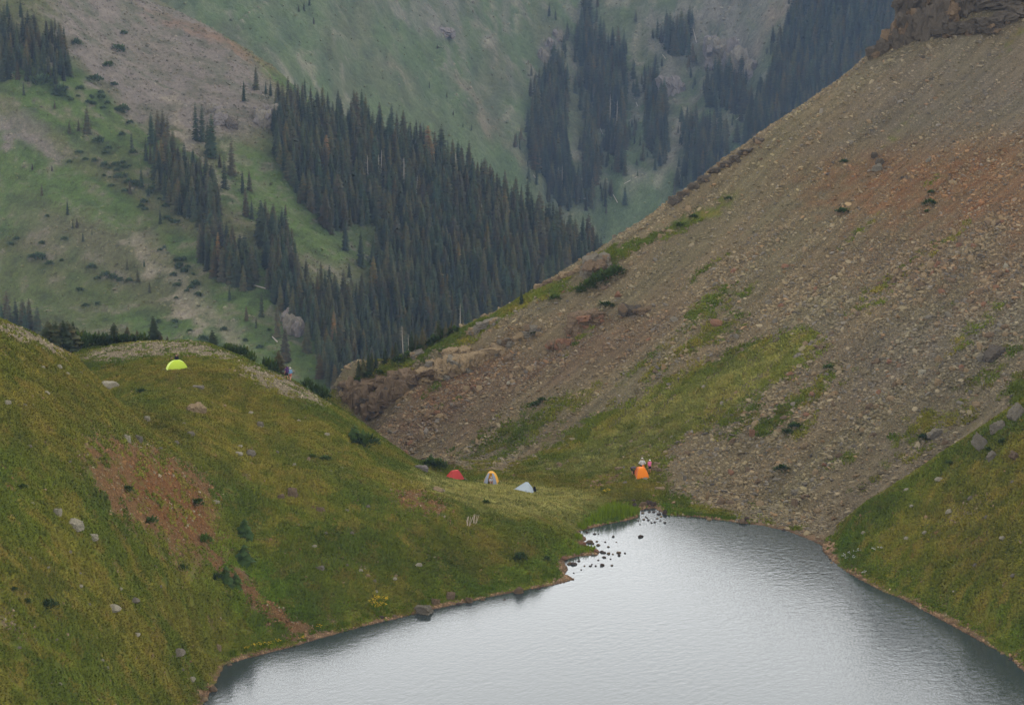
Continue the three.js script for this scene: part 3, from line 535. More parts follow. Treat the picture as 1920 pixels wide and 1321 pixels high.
const barkMat = std(alb(92, 82, 70)), snagMat = std(alb(158, 148, 134));
const trunk = trunkGeo();
const crowns = [0, 1, 2, 3, 4, 5].map((k) => spruceCrown(31 + k * 7, { levels: 24 + k % 3 * 2, per: 9 + k % 2, w: [0.115, 0.135, 0.1, 0.15, 0.12, 0.165][k], low: [0.03, 0.06, 0.08, 0.04, 0.1, 0.02][k], brown: [0.12, 0.25, 0.08, 0.2, 0.35, 0.15][k] }));
const closeCrowns = [0, 1, 2].map((k) => spruceCrown(91 + k * 5, { levels: 30, per: 12, w: [0.21, 0.25, 0.19][k], low: 0.03, brown: 0.12, ragged: 0.4, lean: [0.2, -0.3, 0.4][k] }));
const youngCrowns = [0, 1].map((k) => spruceCrown(141 + k * 5, { levels: 13, per: 11, w: [0.52, 0.6][k], low: 0.02, brown: 0.1, ragged: 0.55 }));
const shrubs = [0, 1, 2, 3].map((k) => shrubGeo(211 + k * 9, 190, [0.5, 0.42, 0.62, 0.36][k]));
function spruce(crownGeo, mat, bark = barkMat) { const g = new THREE.Group(); part('trunk', trunk, bark, g); part('crown', crownGeo, mat, g); return g; }
const spruceKinds = [...crowns.map((c, i) => spruce(c, needleMats[i % 6])), ...crowns.map((c, i) => spruce(c, needleMats[(i + 3) % 6])), spruce(crowns[4], needleBrown)];
spruceKinds.forEach((k) => { k.userData.wide = 1.3; });
const closeKinds = [...closeCrowns.map((c, i) => spruce(c, needleMats[i % 3])), spruce(closeCrowns[2], needleMats[3])], youngKinds = youngCrowns.map((c, i) => spruce(c, shrubMats[i]));
const snagGeo = (() => { const R = rngOf(5), parts = [new THREE.CylinderGeometry(0.003, 0.016, 1, 6, 4).translate(0, 0.48, 0)]; for (let k = 0; k < 16; k++) { const a = R() * 6.3, L = 0.04 + 0.07 * R(), c = new THREE.CylinderGeometry(0.001, 0.004, L, 4); c.translate(0, L / 2, 0); c.rotateZ(-1.35 - 0.5 * R()); c.rotateY(a); c.translate(0, 0.25 + 0.7 * k / 16, 0); parts.push(c); } return mergeGeometries(parts); })();
const boulderGeos = [0, 1, 2, 3, 4, 5].map((k) => rockGeo(301 + k * 3, 4, 13 + k, 0.05)), stoneGeos = [0, 1, 2, 3, 4, 5].map((k) => { return shardGeo(351 + k * 3); });
const rockMap = (() => { const t = stoneGrain.clone(); t.repeat.set(0.9, 0.9); t.needsUpdate = true; return t; })();
const rockMat = (rgb) => std(rgb.map((c) => c * 1.35), 0.95, { map: rockMap, bumpMap: rockMap, bumpScale: 0.06 });
const R_ = { pale: rockMat(alb(150, 142, 122)), grey: rockMat(alb(116, 108, 94)), brown: rockMat(alb(112, 94, 74)), red: rockMat(alb(132, 98, 76)), dark: rockMat(alb(84, 76, 66)), tan: rockMat(alb(138, 118, 90)), wet: rockMat(alb(78, 66, 58)), mauve: rockMat(alb(116, 108, 102)) };

const rnd = rngOf(777);
const metres = (px, d) => px * d / FOCAL * 1.02;
function plant(kind, name, p, h, label, category, group, tilt = 0.04) {
  const o = kind.clone(); o.position.set(p[0], p[1] - 0.02 * h, -p[2]); const wide = kind.userData.wide ?? 1; o.scale.set(h * wide * (0.85 + 0.3 * rnd()), h, h * wide * (0.85 + 0.3 * rnd())); o.userData = {}; o.rotation.set((rnd() - 0.5) * tilt, rnd() * 6.283, (rnd() - 0.5) * tilt);
  return put(o, name, label, category, group);
}
function shrub(p, r, label, group, flat = 1, tone) {
  const k = Math.floor(rnd() * 4), m = new THREE.Mesh(shrubs[k], shrubMats[tone ?? Math.floor(rnd() * 2)]); m.position.set(p[0], p[1] + 0.02 * r, -p[2]); m.rotation.set(0, rnd() * 6.283, 0); m.scale.set(r * (1.4 + 0.3 * rnd()), r * (0.5 + flat * 1.5), r * 1.4);
  return put(m, 'shrub', label, 'shrub', group);
}
function boulder(p, w, h, mat, label, group, name = 'boulder', k = name === 'stone' ? Math.floor(rnd() * 3) : Math.floor(rnd() * boulderGeos.length)) {
  const m = new THREE.Mesh(boulderGeos[k], mat); m.scale.set(w * 0.58, h * 0.8, w * (0.36 + 0.16 * rnd())); m.rotation.set((rnd() - 0.5) * 0.35, (rnd() - 0.5) * 0.9 + (rnd() < 0.5 ? Math.PI : 0), (rnd() - 0.5) * 0.3); m.position.set(p[0], p[1] + h * 0.2, -p[2]);
  return put(m, name, label, name === 'boulder' ? 'boulder' : 'stone', group);
}
// ---------------------------------------------------------------- loose stones on the scree
const normalAt = (Hf, x, d, e = 0.6) => V(-(Hf(x + e, d) - Hf(x - e, d)), 2 * e, (Hf(x, d + e) - Hf(x, d - e))).normalize();
const yAxis = V(0, 1, 0);
{
  const R = rngOf(4242), list = [[], [], [], [], [], []], cand = [];
  const coarse = [zone(near, [[1380, 520], [1700, 430], [1960, 420], [1960, 700], [1700, 800], [1500, 860], [1300, 900], [1300, 760], [1560, 660]], { soft: 10, amt: 1 }), zone(near, [[700, 800], [800, 730], [980, 640], [1000, 700], [860, 790], [770, 850]], { soft: 4, amt: 1 }), zone(near, [[1250, 850], [1420, 830], [1560, 900], [1520, 990], [1300, 940]], { soft: 3, amt: 0.8 })];
  const fine = [zone(near, [[1600, 240], [1960, 60], [1960, 200], [1700, 260]], { soft: 8, amt: 1 }), zone(near, [[1560, 1000], [1800, 780], [1960, 700], [1960, 760], [1640, 940]], { soft: 3, amt: 1 })];
  const m4 = new THREE.Matrix4(), q = new THREE.Quaternion(), q2 = new THREE.Quaternion(), E = new THREE.Euler();
  let tries = 0, n = 0;
  while (n < 240000 && tries++ < 1300000) {
    const d = Math.sqrt(lerp(252 ** 2, 392 ** 2, R())), x = lerp(-0.085, 0.236, R()) * d;
    if (isScreeSide(x, d) < -0.6 || lake(x, d, 3) < 0.4) continue;
    const h = H(x, d), [px, py] = toPixel(x, h, -d); if (px < 620 || px > 2010 || py < -60) continue;
    const g = grassShare(x, d); if (R() < g * 1.02) continue;
    let c = 0, f = 0; for (const z of coarse) c = Math.max(c, cover(z, x, d)); for (const z of fine) f = Math.max(f, cover(z, x, d));
    const clump = 0.5 + 0.5 * fbm(x * 0.12, d * 0.12, 3);
    if (R() > 0.45 + 0.4 * c + 0.3 * clump) continue;
    const s = (0.042 + 0.03 * R()) * Math.pow(1 - R() * 0.9965, -0.34) * (1 + 0.6 * c * clump - 0.3 * f) * (0.8 + 0.5 * sstep(-0.2, 0.7, n2((-0.64 * x + 0.77 * d) * 0.3 + 50, (0.77 * x + 0.64 * d) * 0.03)));
    const t = screeTone(x, d), v = 0.55 + 0.68 * R(), pick = R();
    const col = pick < 0.2 ? mix3(t, T.gravel, 0.7) : pick < 0.28 ? mix3(t, T.brick, 0.35) : pick < 0.44 ? mix3(t, T.slate, 0.8) : t;
    cand.push([x, h, d, Math.min(s, 0.62), col.map((k) => k * v * 1.12), px, py]); n++;
  }
  cand.sort((a, b) => b[3] - a[3]);
  // the largest ones in view are pieces of their own
  const inView = cand.filter((c) => c[5] > 0 && c[5] < PW && c[6] > 0).slice(0, 290), own = new Set(inView), tones = [R_.tan, R_.brown, R_.red, R_.grey, R_.pale];
  for (const c of inView) {
    const m = part(numbered('stone'), stoneGeos[Math.floor(R() * 6)], tones[Math.floor(R() * R() * 5)], screeSlope); m.position.set(c[0], c[1] + c[3] * 0.2, -c[2]); m.rotation.set(R() * 6, R() * 6, R() * 6); m.scale.set(c[3] * (0.9 + 0.5 * R()), c[3] * (0.5 + 0.4 * R()), c[3]);
  }
  cand.forEach((c) => { if (!own.has(c)) list[Math.floor(R() * 6)].push(c); });
  const mat = std([1, 1, 1], 1);
  list.forEach((l, k) => {
    const g = stoneGeos[k].clone(); g.deleteAttribute('uv'); const im = new THREE.InstancedMesh(g, mat, l.length), col = new THREE.Color();
    l.forEach((c, i) => { E.set((R() - 0.5) * 1.3, R() * 6.3, (R() - 0.5) * 1.3); q.setFromEuler(E); m4.compose(V(c[0], c[1] + c[3] * 0.15, -c[2]), q, V(c[3] * (1.0 + 0.7 * R()), c[3] * (0.4 + 0.35 * R()), c[3] * 1.05)); im.setMatrixAt(i, m4); im.setColorAt(i, col.setRGB(...c[4].map((v) => Math.min(v, 0.9)))); });
    im.name = 'loose_stones' + (k ? '_00' + k : ''); im.userData.kind = 'stuff'; im.castShadow = im.receiveShadow = true; screeSlope.add(im);
  });
}
// ---------------------------------------------------------------- gravel on the bare soil of the hill and along the shore
{
  const R = rngOf(2024), l = [], m4 = new THREE.Matrix4(), q = new THREE.Quaternion(), E = new THREE.Euler(), col = new THREE.Color(); let tries = 0;
  while (l.length < 46000 && tries++ < 700000) {
    const d = Math.sqrt(lerp(165 ** 2, 312 ** 2, R())), x = lerp(-0.24, 0.24, R()) * d, e = lake(x, d, 3); if (e < 0.05 || isScreeSide(x, d) > 0) continue;
    const g = grassShare(x, d); if (R() < g * 1.0 + 0.0 && R() > 0.02) continue;
    const t = R() < 0.08 ? T.gravel : bareTone(x, d), v = 0.6 + 0.8 * R(); l.push([x, H(x, d), d, (0.035 + 0.04 * R()) * (isScreeSide(x, d) > -7 ? 1.5 : 1) * Math.pow(1 - R() * 0.99, -0.3), t.map((k) => k * v * 1.15)]);
  }
  const g = stoneGeos[2].clone(); g.deleteAttribute('uv'); const im = new THREE.InstancedMesh(g, std([1, 1, 1], 1), l.length);
  l.forEach((c, i) => { E.set(R() * 6.3, R() * 6.3, R() * 6.3); q.setFromEuler(E); m4.compose(V(c[0], c[1] + c[3] * 0.1, -c[2]), q, V(c[3] * 1.2, c[3] * 0.7, c[3])); im.setMatrixAt(i, m4); im.setColorAt(i, col.setRGB(...c[4])); });
  im.name = 'gravel'; im.userData.kind = 'stuff'; im.castShadow = im.receiveShadow = true; grassHill.add(im);
}
// ---------------------------------------------------------------- turf: tufts of grass in patches, and small herbs
{
  const R = rngOf(99), geos = [0, 1, 2].map((s) => {
    const r = rngOf(500 + s), Tt = [], C = [];
    for (let k = 0; k < 15; k++) {
      const a = r() * 6.3, rad = Math.sqrt(r()) * 0.55, cx = Math.cos(a) * rad, cz = Math.sin(a) * rad, hh = 0.07 + 0.13 * r(), q = 0.8 + 0.4 * r();
      for (let b = 0; b < 4; b++) { const w = r() * 6.3, lx = Math.cos(w), lz = Math.sin(w), wd = 0.05 + 0.05 * r(); Tt.push(cx - lz * wd, -0.03, cz + lx * wd, cx + lz * wd, -0.03, cz - lx * wd, cx + lx * hh * 0.8, hh, cz + lz * hh * 0.8); for (let i = 0; i < 3; i++) C.push(q, q, q * 0.95); }
    }
    return soup(Tt, C);
  });
  const lists = [[], [], []]; let n = 0, tries = 0;
  while (n < 62000 && tries++ < 400000) {
    const d = Math.sqrt(lerp(160 ** 2, 345 ** 2, R())), x = lerp(-0.25, 0.25, R()) * d, e = lake(x, d, 3); if (e < 0.6) continue;
    const h = H(x, d), [px, py] = toPixel(x, h, -d); if (px < -60 || px > 1980 || py > 1400) continue;
    if (R() > grassShare(x, d) * 1.05 - 0.04) continue;
    const t = grassTone(x, d), v = 0.95 + 0.2 * R(); lists[n % 3].push([x, h, d, t.map((k) => k * v * 1.12)]); n++;
  }
  const mat = std([1, 1, 1], 1, { vertexColors: true, side: THREE.DoubleSide }), m4 = new THREE.Matrix4(), q = new THREE.Quaternion(), q2 = new THREE.Quaternion(), col = new THREE.Color();
  lists.forEach((l, k) => {
    const im = new THREE.InstancedMesh(geos[k], mat, l.length);
    l.forEach((c, i) => { q.setFromUnitVectors(yAxis, normalAt(H, c[0], c[2])); q2.setFromAxisAngle(yAxis, R() * 6.3); q.multiply(q2); const s = 0.7 + 0.7 * R(); m4.compose(V(c[0], c[1], -c[2]), q, V(s, s * (0.6 + 0.7 * R()), s)); im.setMatrixAt(i, m4); im.setColorAt(i, col.setRGB(...c[3])); });
    put(im, 'grass', 'short mixed green and ochre alpine turf', null, null, 'stuff');
  });
}

// ---------------------------------------------------------------- low scrub and rubble on the mountainsides, too many to tell apart
{
  const R = rngOf(606), m4 = new THREE.Matrix4(), q = new THREE.Quaternion(), E = new THREE.Euler(), col = new THREE.Color();
  const cushion = shrubGeo(907, 26, 0.5); const chip = stoneGeos[4].clone(); chip.deleteAttribute('uv');
  const cover_ = (Hf, tone, parent, d0, d1, x0, x1, count, size, geo, mat, name, keep, gain) => {
    const l = []; let tries = 0;
    while (l.length < count && tries++ < count * 12) { const d = Math.sqrt(lerp(d0 ** 2, d1 ** 2, R())), x = lerp(x0, x1, R()) * d, t = tone(x, d), green = t[1] / (t[0] + 1e-6); if (R() > keep(green, x, d)) continue; l.push([x, Hf(x, d), d, t]); }
    const im = new THREE.InstancedMesh(geo, mat, l.length);
    l.forEach((c, i) => { const s = size * (0.5 + 0.9 * R() * R() + 0.3 * R()), v = gain * (0.65 + 0.7 * R()); E.set(name === 'rubble' ? R() * 6 : 0, R() * 6.3, name === 'rubble' ? R() * 6 : 0); q.setFromEuler(E); m4.compose(V(c[0], c[1], -c[2]), q, V(s, s * 0.8, s)); im.setMatrixAt(i, m4); im.setColorAt(i, col.setRGB(...(name === 'rubble' ? mix3(c[3], T.gravel, 0.25) : mix3(c[3], T.deep, 0.7)).map((k) => k * v))); });
    im.name = name; im.userData.kind = 'stuff'; im.castShadow = im.receiveShadow = true; parent.add(im);
  };
  const leaf = std([1, 1, 1], 1, { vertexColors: true, side: THREE.DoubleSide }), bare = std([1, 1, 1], 1);
  cover_(HM, midTone, midSlope, 690, 1040, -0.235, 0.06, 9000, 0.75, cushion, leaf, 'low_scrub', (g, x, d) => sstep(1.0, 1.25, g) * (0.25 + 0.9 * sstep(-0.1, 0.4, fbm(x * 0.03, d * 0.03, 3))), 0.95);
  cover_(HM, midTone, midSlope, 690, 1050, -0.235, 0.06, 9000, 0.5, chip, bare, 'rubble', (g) => 1 - 0.85 * sstep(0.98, 1.1, g), 0.8);
  cover_(HF, farTone, farSlope, 1380, 1850, -0.22, 0.2, 9000, 1.1, cushion, leaf, 'low_scrub', (g, x, d) => sstep(1.0, 1.2, g) * (0.2 + 0.9 * sstep(-0.1, 0.4, fbm(x * 0.02, d * 0.015, 3))), 1.0);
  cover_(HF, farTone, farSlope, 1380, 1850, -0.22, 0.2, 7000, 0.8, chip, bare, 'rubble', (g) => 1 - 0.85 * sstep(0.96, 1.08, g), 0.85);
}
// ---------------------------------------------------------------- spruces across the valley
const pxOutline = (l) => outline(l);
const midStands = [
  { label: 'dark spruce in the big dense forest on the middle ridge', group: 'dense forest on the middle ridge', h: [30, 74], gap: 10, poly: [[512, 205], [560, 196], [640, 216], [720, 240], [800, 278], [880, 326], [960, 376], [1040, 430], [1110, 472], [1130, 490], [1060, 530], [960, 600], [860, 640], [760, 590], [700, 560], [700, 470], [730, 420], [690, 420], [620, 440], [560, 370], [515, 300]] },
  { label: 'spruce of the lower forest band above the gorge', group: 'lower forest band above the gorge', h: [30, 70], gap: 10.5, poly: [[500, 540], [560, 530], [640, 560], [740, 560], [800, 590], [880, 640], [820, 680], [740, 720], [660, 750], [600, 720], [590, 650], [540, 600], [510, 570]] },
  { label: 'spruce in the narrow stand left of the green gully', group: 'narrow stand beside the gully', h: [32, 68], gap: 11, poly: [[272, 300], [300, 290], [350, 310], [400, 350], [412, 400], [414, 450], [380, 430], [330, 400], [300, 370]] },
  { label: 'spruce in the stand below the narrow gully stand', group: 'stand below the narrow gully stand', h: [46, 74], gap: 11, poly: [[372, 470], [410, 460], [450, 490], [482, 520], [460, 552], [420, 528], [380, 506]] },
  { label: 'spruce in the string of trees down the green gully', group: 'string of trees down the gully', h: [50, 80], gap: 11.5, poly: [[488, 440], [545, 450], [552, 500], [560, 540], [520, 545], [500, 500]] },
  { label: 'dark spruce in the stand above the talus at top left', group: 'stand at the top left', h: [30, 54], gap: 11, poly: [[0, 60], [60, 60], [118, 80], [136, 145], [90, 165], [40, 150], [0, 150]] },
  { label: 'spruce in the stand left above the rocky crest', group: 'stand left above the rocky crest', h: [50, 74], gap: 15, poly: [[-10, 604], [40, 606], [84, 626], [60, 640], [0, 640]] },
];
const lone = [[14, 33, 34], [39, 33, 36], [27, 70, 30], [61, 43, 18], [103, 57, 26], [88, 75, 36], [72, 70, 24], [114, 105, 62], [44, 178, 24], [102, 203, 16], [163, 250, 52], [130, 250, 24], [147, 245, 22], [247, 284, 38], [97, 320, 11], [60, 318, 14], [78, 366, 22], [126, 402, 28], [136, 428, 18], [144, 426, 18], [172, 442, 12], [243, 362, 24], [265, 352, 38], [278, 368, 24],
  [284, 272, 62], [296, 260, 55], [305, 260, 56], [314, 264, 50], [367, 262, 70], [379, 264, 68], [389, 288, 62], [397, 296, 82], [412, 314, 26], [421, 354, 60], [434, 326, 68], [455, 362, 44], [468, 358, 40], [461, 404, 52], [472, 410, 40], [498, 446, 74], [480, 168, 46], [457, 190, 40], [498, 176, 24], [507, 180, 30], [442, 60, 34], [458, 72, 26], [472, 82, 16], [422, 48, 18], [345, 12, 20],
  [155, 452, 18], [258, 528, 26], [280, 548, 22], [238, 505, 20], [490, 592, 46], [462, 600, 28], [520, 630, 64], [535, 678, 66], [480, 615, 20], [430, 562, 26], [560, 380, 26], [535, 402, 20], [300, 420, 30], [270, 500, 16], [648, 470, 60], [676, 500, 70], [700, 500, 60], [605, 690, 60], [575, 660, 58], [700, 420, 50], [655, 520, 30]];
const bushes = [[142, 84, 12], [50, 80, 11], [61, 38, 9], [75, 160, 20], [112, 172, 15], [150, 168, 10], [178, 152, 16], [190, 184, 10], [213, 160, 9], [201, 125, 12], [232, 64, 9], [224, 98, 14], [207, 120, 6], [232, 208, 13], [243, 232, 9], [220, 206, 8], [185, 268, 14], [202, 280, 10], [228, 255, 9], [250, 288, 10], [176, 304, 8], [195, 314, 11], [226, 334, 13], [215, 312, 9], [88, 407, 6], [262, 350, 9], [240, 344, 10], [30, 450, 8], [20, 460, 7], [78, 458, 8], [120, 450, 8],
  [62, 484, 12], [76, 488, 14], [92, 496, 10], [115, 490, 6], [172, 504, 11], [198, 518, 12], [212, 524, 12], [182, 524, 8], [224, 528, 9], [242, 528, 8], [150, 545, 9], [160, 574, 8], [182, 572, 7], [296, 606, 8], [328, 606, 8], [382, 640, 12], [487, 652, 8], [345, 508, 6], [325, 518, 9], [440, 235, 9], [300, 470, 6], [310, 388, 9], [292, 350, 10], [160, 300, 7], [148, 288, 8], [130, 305, 6], [208, 350, 7], [265, 390, 8], [330, 560, 5], [460, 640, 7], [505, 620, 6], [420, 620, 9], [404, 655, 10], [355, 622, 6]];
{
  const rest = [], R = rngOf(31337), made = [];
  for (const s of midStands) {
    const f = pxOutline(s.poly), pts = []; let miss = 0;
    while (miss < 900) { const x = lerp(f.box[0], f.box[1], R()), y = lerp(f.box[2], f.box[3], R()); if (f(x, y) > 0 || pts.some((p) => ((p[0] - x) / s.gap) ** 2 + ((p[1] - y) / (s.gap * 0.85)) ** 2 < 1)) { miss++; continue; } miss = 0; pts.push([x, y]); }
    for (const [x, y] of pts) { if (n2(x * 0.045, y * 0.045) > 0.62) continue; const p = mid(x, y); if (p) made.push([p, lerp(s.h[0], s.h[1], 0.5 * R() + 0.5 * R()), s, y]); }
  }
  made.sort((a, b) => b[1] - a[1]);
  let own = 0;
  for (const [p, h, s] of made) { if (own++ < 225) plant(spruceKinds[Math.floor(R() * 12.3)], 'spruce_tree', p, metres(h, p[2]), s.label, 'spruce', s.group, 0.09).scale.multiply(V(...(() => { const w = 0.75 + 0.75 * R(); return [w, 1, w]; })())); else rest.push([p, metres(h, p[2])]); }
  for (const [x, y, h] of lone) { const p = mid(x, y); if (p) plant(spruceKinds[Math.floor(R() * 6.4)], 'spruce_tree', p, metres(h, p[2]), h < 30 ? 'small spruce scattered on the open mid slope' : x < 320 ? 'lone tall spruce on the open slope at the left' : 'lone tall spruce beside the gully streaks', 'spruce', h < 30 ? 'small scattered spruces' : x < 320 ? 'lone spruces on the left slope' : 'lone spruces by the gully'); }
  for (const poly of [[[140, 285], [200, 262], [250, 300], [300, 350], [330, 420], [290, 410], [210, 350]], [[90, 160], [200, 175], [240, 215], [170, 200], [100, 185]], [[300, 440], [350, 480], [380, 560], [330, 540]]]) { const f = pxOutline(poly); let n = 0; while (n < 22) { const x = lerp(f.box[0], f.box[1], R()), y = lerp(f.box[2], f.box[3], R()); if (f(x, y) < 0) { bushes.push([x, y, 4 + 6 * R()]); n++; } } }
  for (const [x, y, r] of bushes) { const p = mid(x, y); if (p) shrub(p, 0.85 * metres(r, p[2]), y > 430 ? 'dark bush on the lower open mid slope' : 'dark bush on the upper open mid slope', y > 430 ? 'bushes on the lower mid slope' : 'bushes on the upper mid slope', 0.85, 3); }
  // far timber, hundreds of stems that read as one mass
  const farStands = [[[985, 262], [1012, 160], [1045, 110], [1066, 170], [1062, 260], [1072, 345], [1052, 372], [1010, 330]], [[1084, 90], [1120, 80], [1168, 100], [1174, 150], [1172, 245], [1130, 242], [1100, 170]], [[1098, 220], [1124, 200], [1118, 290], [1112, 380], [1096, 330]], [[1208, 160], [1220, 140], [1248, 200], [1250, 300], [1226, 304], [1210, 240]], [[1282, 250], [1300, 240], [1362, 250], [1366, 330], [1284, 345]], [[1320, 165], [1350, 140], [1400, 150], [1396, 215], [1330, 205]], [[1246, 70], [1290, 60], [1292, 110], [1252, 100]],
    [[1458, 90], [1490, 20], [1500, -40], [1760, -40], [1700, 40], [1600, 160], [1440, 280], [1390, 300], [1400, 220], [1450, 150]], [[1420, 200], [1460, 110], [1480, 200], [1400, 310]], [[1134, 250], [1176, 250], [1172, 330], [1150, 300]], [[1040, 370], [1075, 350], [1085, 372], [1050, 385]], [[1080, 80], [1100, 20], [1110, 60], [1096, 110]], [[1105, 300], [1120, 290], [1122, 350], [1106, 352]]];
  const singles = [[1030, 30, 26], [1042, 36, 20], [1146, 364, 30], [1172, 385, 38], [1128, 376, 24], [1192, 40, 22], [805, 165, 14], [820, 90, 8], [838, 182, 10], [850, 215, 9], [868, 240, 12], [884, 244, 12], [570, 20, 18], [580, 10, 20], [560, 22, 14], [588, 45, 14], [1160, 320, 40], [1240, 78, 30], [1256, 60, 30], [1262, 90, 40], [1280, 96, 40]];
  for (const s of farStands) { const f = pxOutline(s), pts = []; let miss = 0; while (miss < 500) { const x = lerp(f.box[0], f.box[1], R()), y = lerp(f.box[2], f.box[3], R()); if (f(x, y) > 0 || pts.some((p) => ((p[0] - x) / 7.5) ** 2 + ((p[1] - y) / 9) ** 2 < 1)) { miss++; continue; } miss = 0; pts.push([x, y]); } for (const [x, y] of pts) { const p = far(x, y); if (p) rest.push([p, metres(lerp(26, 56, R()), p[2])]); } for (let k = 0; k < 26; k++) { const c = s[Math.floor(R() * s.length)], x = c[0] + (R() - 0.5) * 50, y = c[1] + (R() - 0.5) * 46, p = far(x, y); if (p && f(x, y) > -4) rest.push([p, metres(lerp(10, 38, R()), p[2])]); } }
  for (const [x, y, h] of singles) { const p = far(x, y); if (p) plant(spruceKinds[Math.floor(R() * 6)], 'spruce_tree', p, metres(h, p[2]), 'solitary spruce on the hazy far slope', 'spruce', 'solitary spruces on the far slope'); }
  const whole = crowns.slice(0, 5).map((c) => { const t = trunk.toNonIndexed(); t.deleteAttribute('uv'); t.setAttribute('color', new THREE.Float32BufferAttribute(new Float32Array(t.attributes.position.count * 3).fill(1.6), 3)); return mergeGeometries([c, t]); });
  const lists = [[], [], [], [], []]; rest.forEach((r, i) => lists[i % 5].push(r));
  const m4 = new THREE.Matrix4(), q = new THREE.Quaternion();
  lists.forEach((l, k) => { const im = new THREE.InstancedMesh(whole[k], needleMats[k % 3], l.length); l.forEach(([p, h], i) => { q.setFromAxisAngle(yAxis, R() * 6.3); m4.compose(V(p[0], p[1] - 0.3, -p[2]), q, V(h * (0.95 + 0.95 * R()), h, h * (1.0 + 0.8 * R()))); im.setMatrixAt(i, m4); }); l.forEach((_, i) => { const q = 0.65 + 0.75 * R(), b = R() < 0.15 ? 0.25 : 0; im.setColorAt(i, new THREE.Color().setRGB(q * (1 + b), q, q * (1 - b))); }); put(im, 'spruce_forest', 'spruce timber filling the middle ridge and the hazy far slope', null, null, 'stuff'); });

  // bleached fallen logs and dead standing trees
  const logGeo = new THREE.CylinderGeometry(0.6, 1, 1, 7).rotateZ(Math.PI / 2);
  const log = (find, x0, y0, x1, y1, label, group) => { const a = find(x0, y0), b = find(x1, y1); if (!a || !b) return; const A = V(a[0], a[1] + 0.25, -a[2]), B = V(b[0], b[1] + 0.25, -b[2]), m = new THREE.Mesh(logGeo, snagMat), L = A.distanceTo(B); if (L > 60) return; m.position.copy(A).add(B).multiplyScalar(0.5); m.quaternion.setFromUnitVectors(V(1, 0, 0), B.clone().sub(A).normalize()); const r = find === far ? 0.32 : 0.24; m.scale.set(L, r, r); put(m, 'fallen_log', label, 'log', group); };
  for (const l of [[1038, 160, 1040, 190], [1100, 175, 1104, 195], [1190, 185, 1196, 200], [1130, 268, 1152, 270], [1124, 300, 1134, 288], [1168, 258, 1172, 272], [1125, 240, 1130, 252], [1170, 345, 1195, 332], [1148, 362, 1158, 380], [1162, 288, 1168, 300], [1072, 352, 1072, 372], [1072, 358, 1086, 374], [1100, 412, 1108, 424], [1000, 328, 1004, 334], [1380, 225, 1398, 212], [1300, 55, 1306, 80], [1085, 374, 1104, 372], [1240, 100, 1248, 110], [1268, 98, 1274, 100]]) log(far, ...l, 'bleached fallen log on the hazy far slope', 'logs on the far slope');
  for (const l of [[690, 348, 702, 350], [694, 362, 714, 370], [716, 352, 740, 364], [704, 356, 712, 370], [462, 532, 498, 542], [510, 632, 520, 642], [808, 528, 830, 556]]) log(mid, ...l, l[0] > 680 ? 'bleached fallen log in the forest clearing' : 'bleached log on the gravelly gully slope', l[0] > 680 ? 'logs in the forest clearing' : 'logs in the gully');
  const snag = (find, x, y, h, label, group) => { const p = find(x, y); if (!p) return; const m = new THREE.Mesh(snagGeo, snagMat), H0 = metres(h, p[2]); m.position.set(p[0], p[1] - 0.1, -p[2]); m.scale.set(H0 * 1.1, H0, H0 * 1.1); m.rotation.set(0, R() * 6, (R() - 0.5) * 0.12); put(m, 'dead_tree', label, 'dead tree', group); };
  for (const s of [[690, 352, 62], [710, 355, 66], [716, 350, 70], [757, 365, 72], [855, 345, 60], [780, 380, 52], [905, 430, 50], [1016, 330, 0]]) if (s[2]) snag(mid, ...s, 'pale dead spruce standing among the dense forest', 'dead trees in the forest');
  for (const s of [[1046, 360, 48], [1054, 358, 50], [1156, 248, 60], [1144, 236, 60], [1052, 120, 30]]) snag(far, ...s, 'pale dead trunk at the edge of the far timber', 'dead trunks on the far slope');
  snag(near, 756, 668, 62, 'forked pale dead tree above the rocky gorge rim', undefined); snag(near, 766, 660, 40, 'shorter pale dead tree beside the forked one on the gorge rim', undefined); snag(near, 863, 612, 50, 'thin leaning dead pole on the green crest', undefined);
}
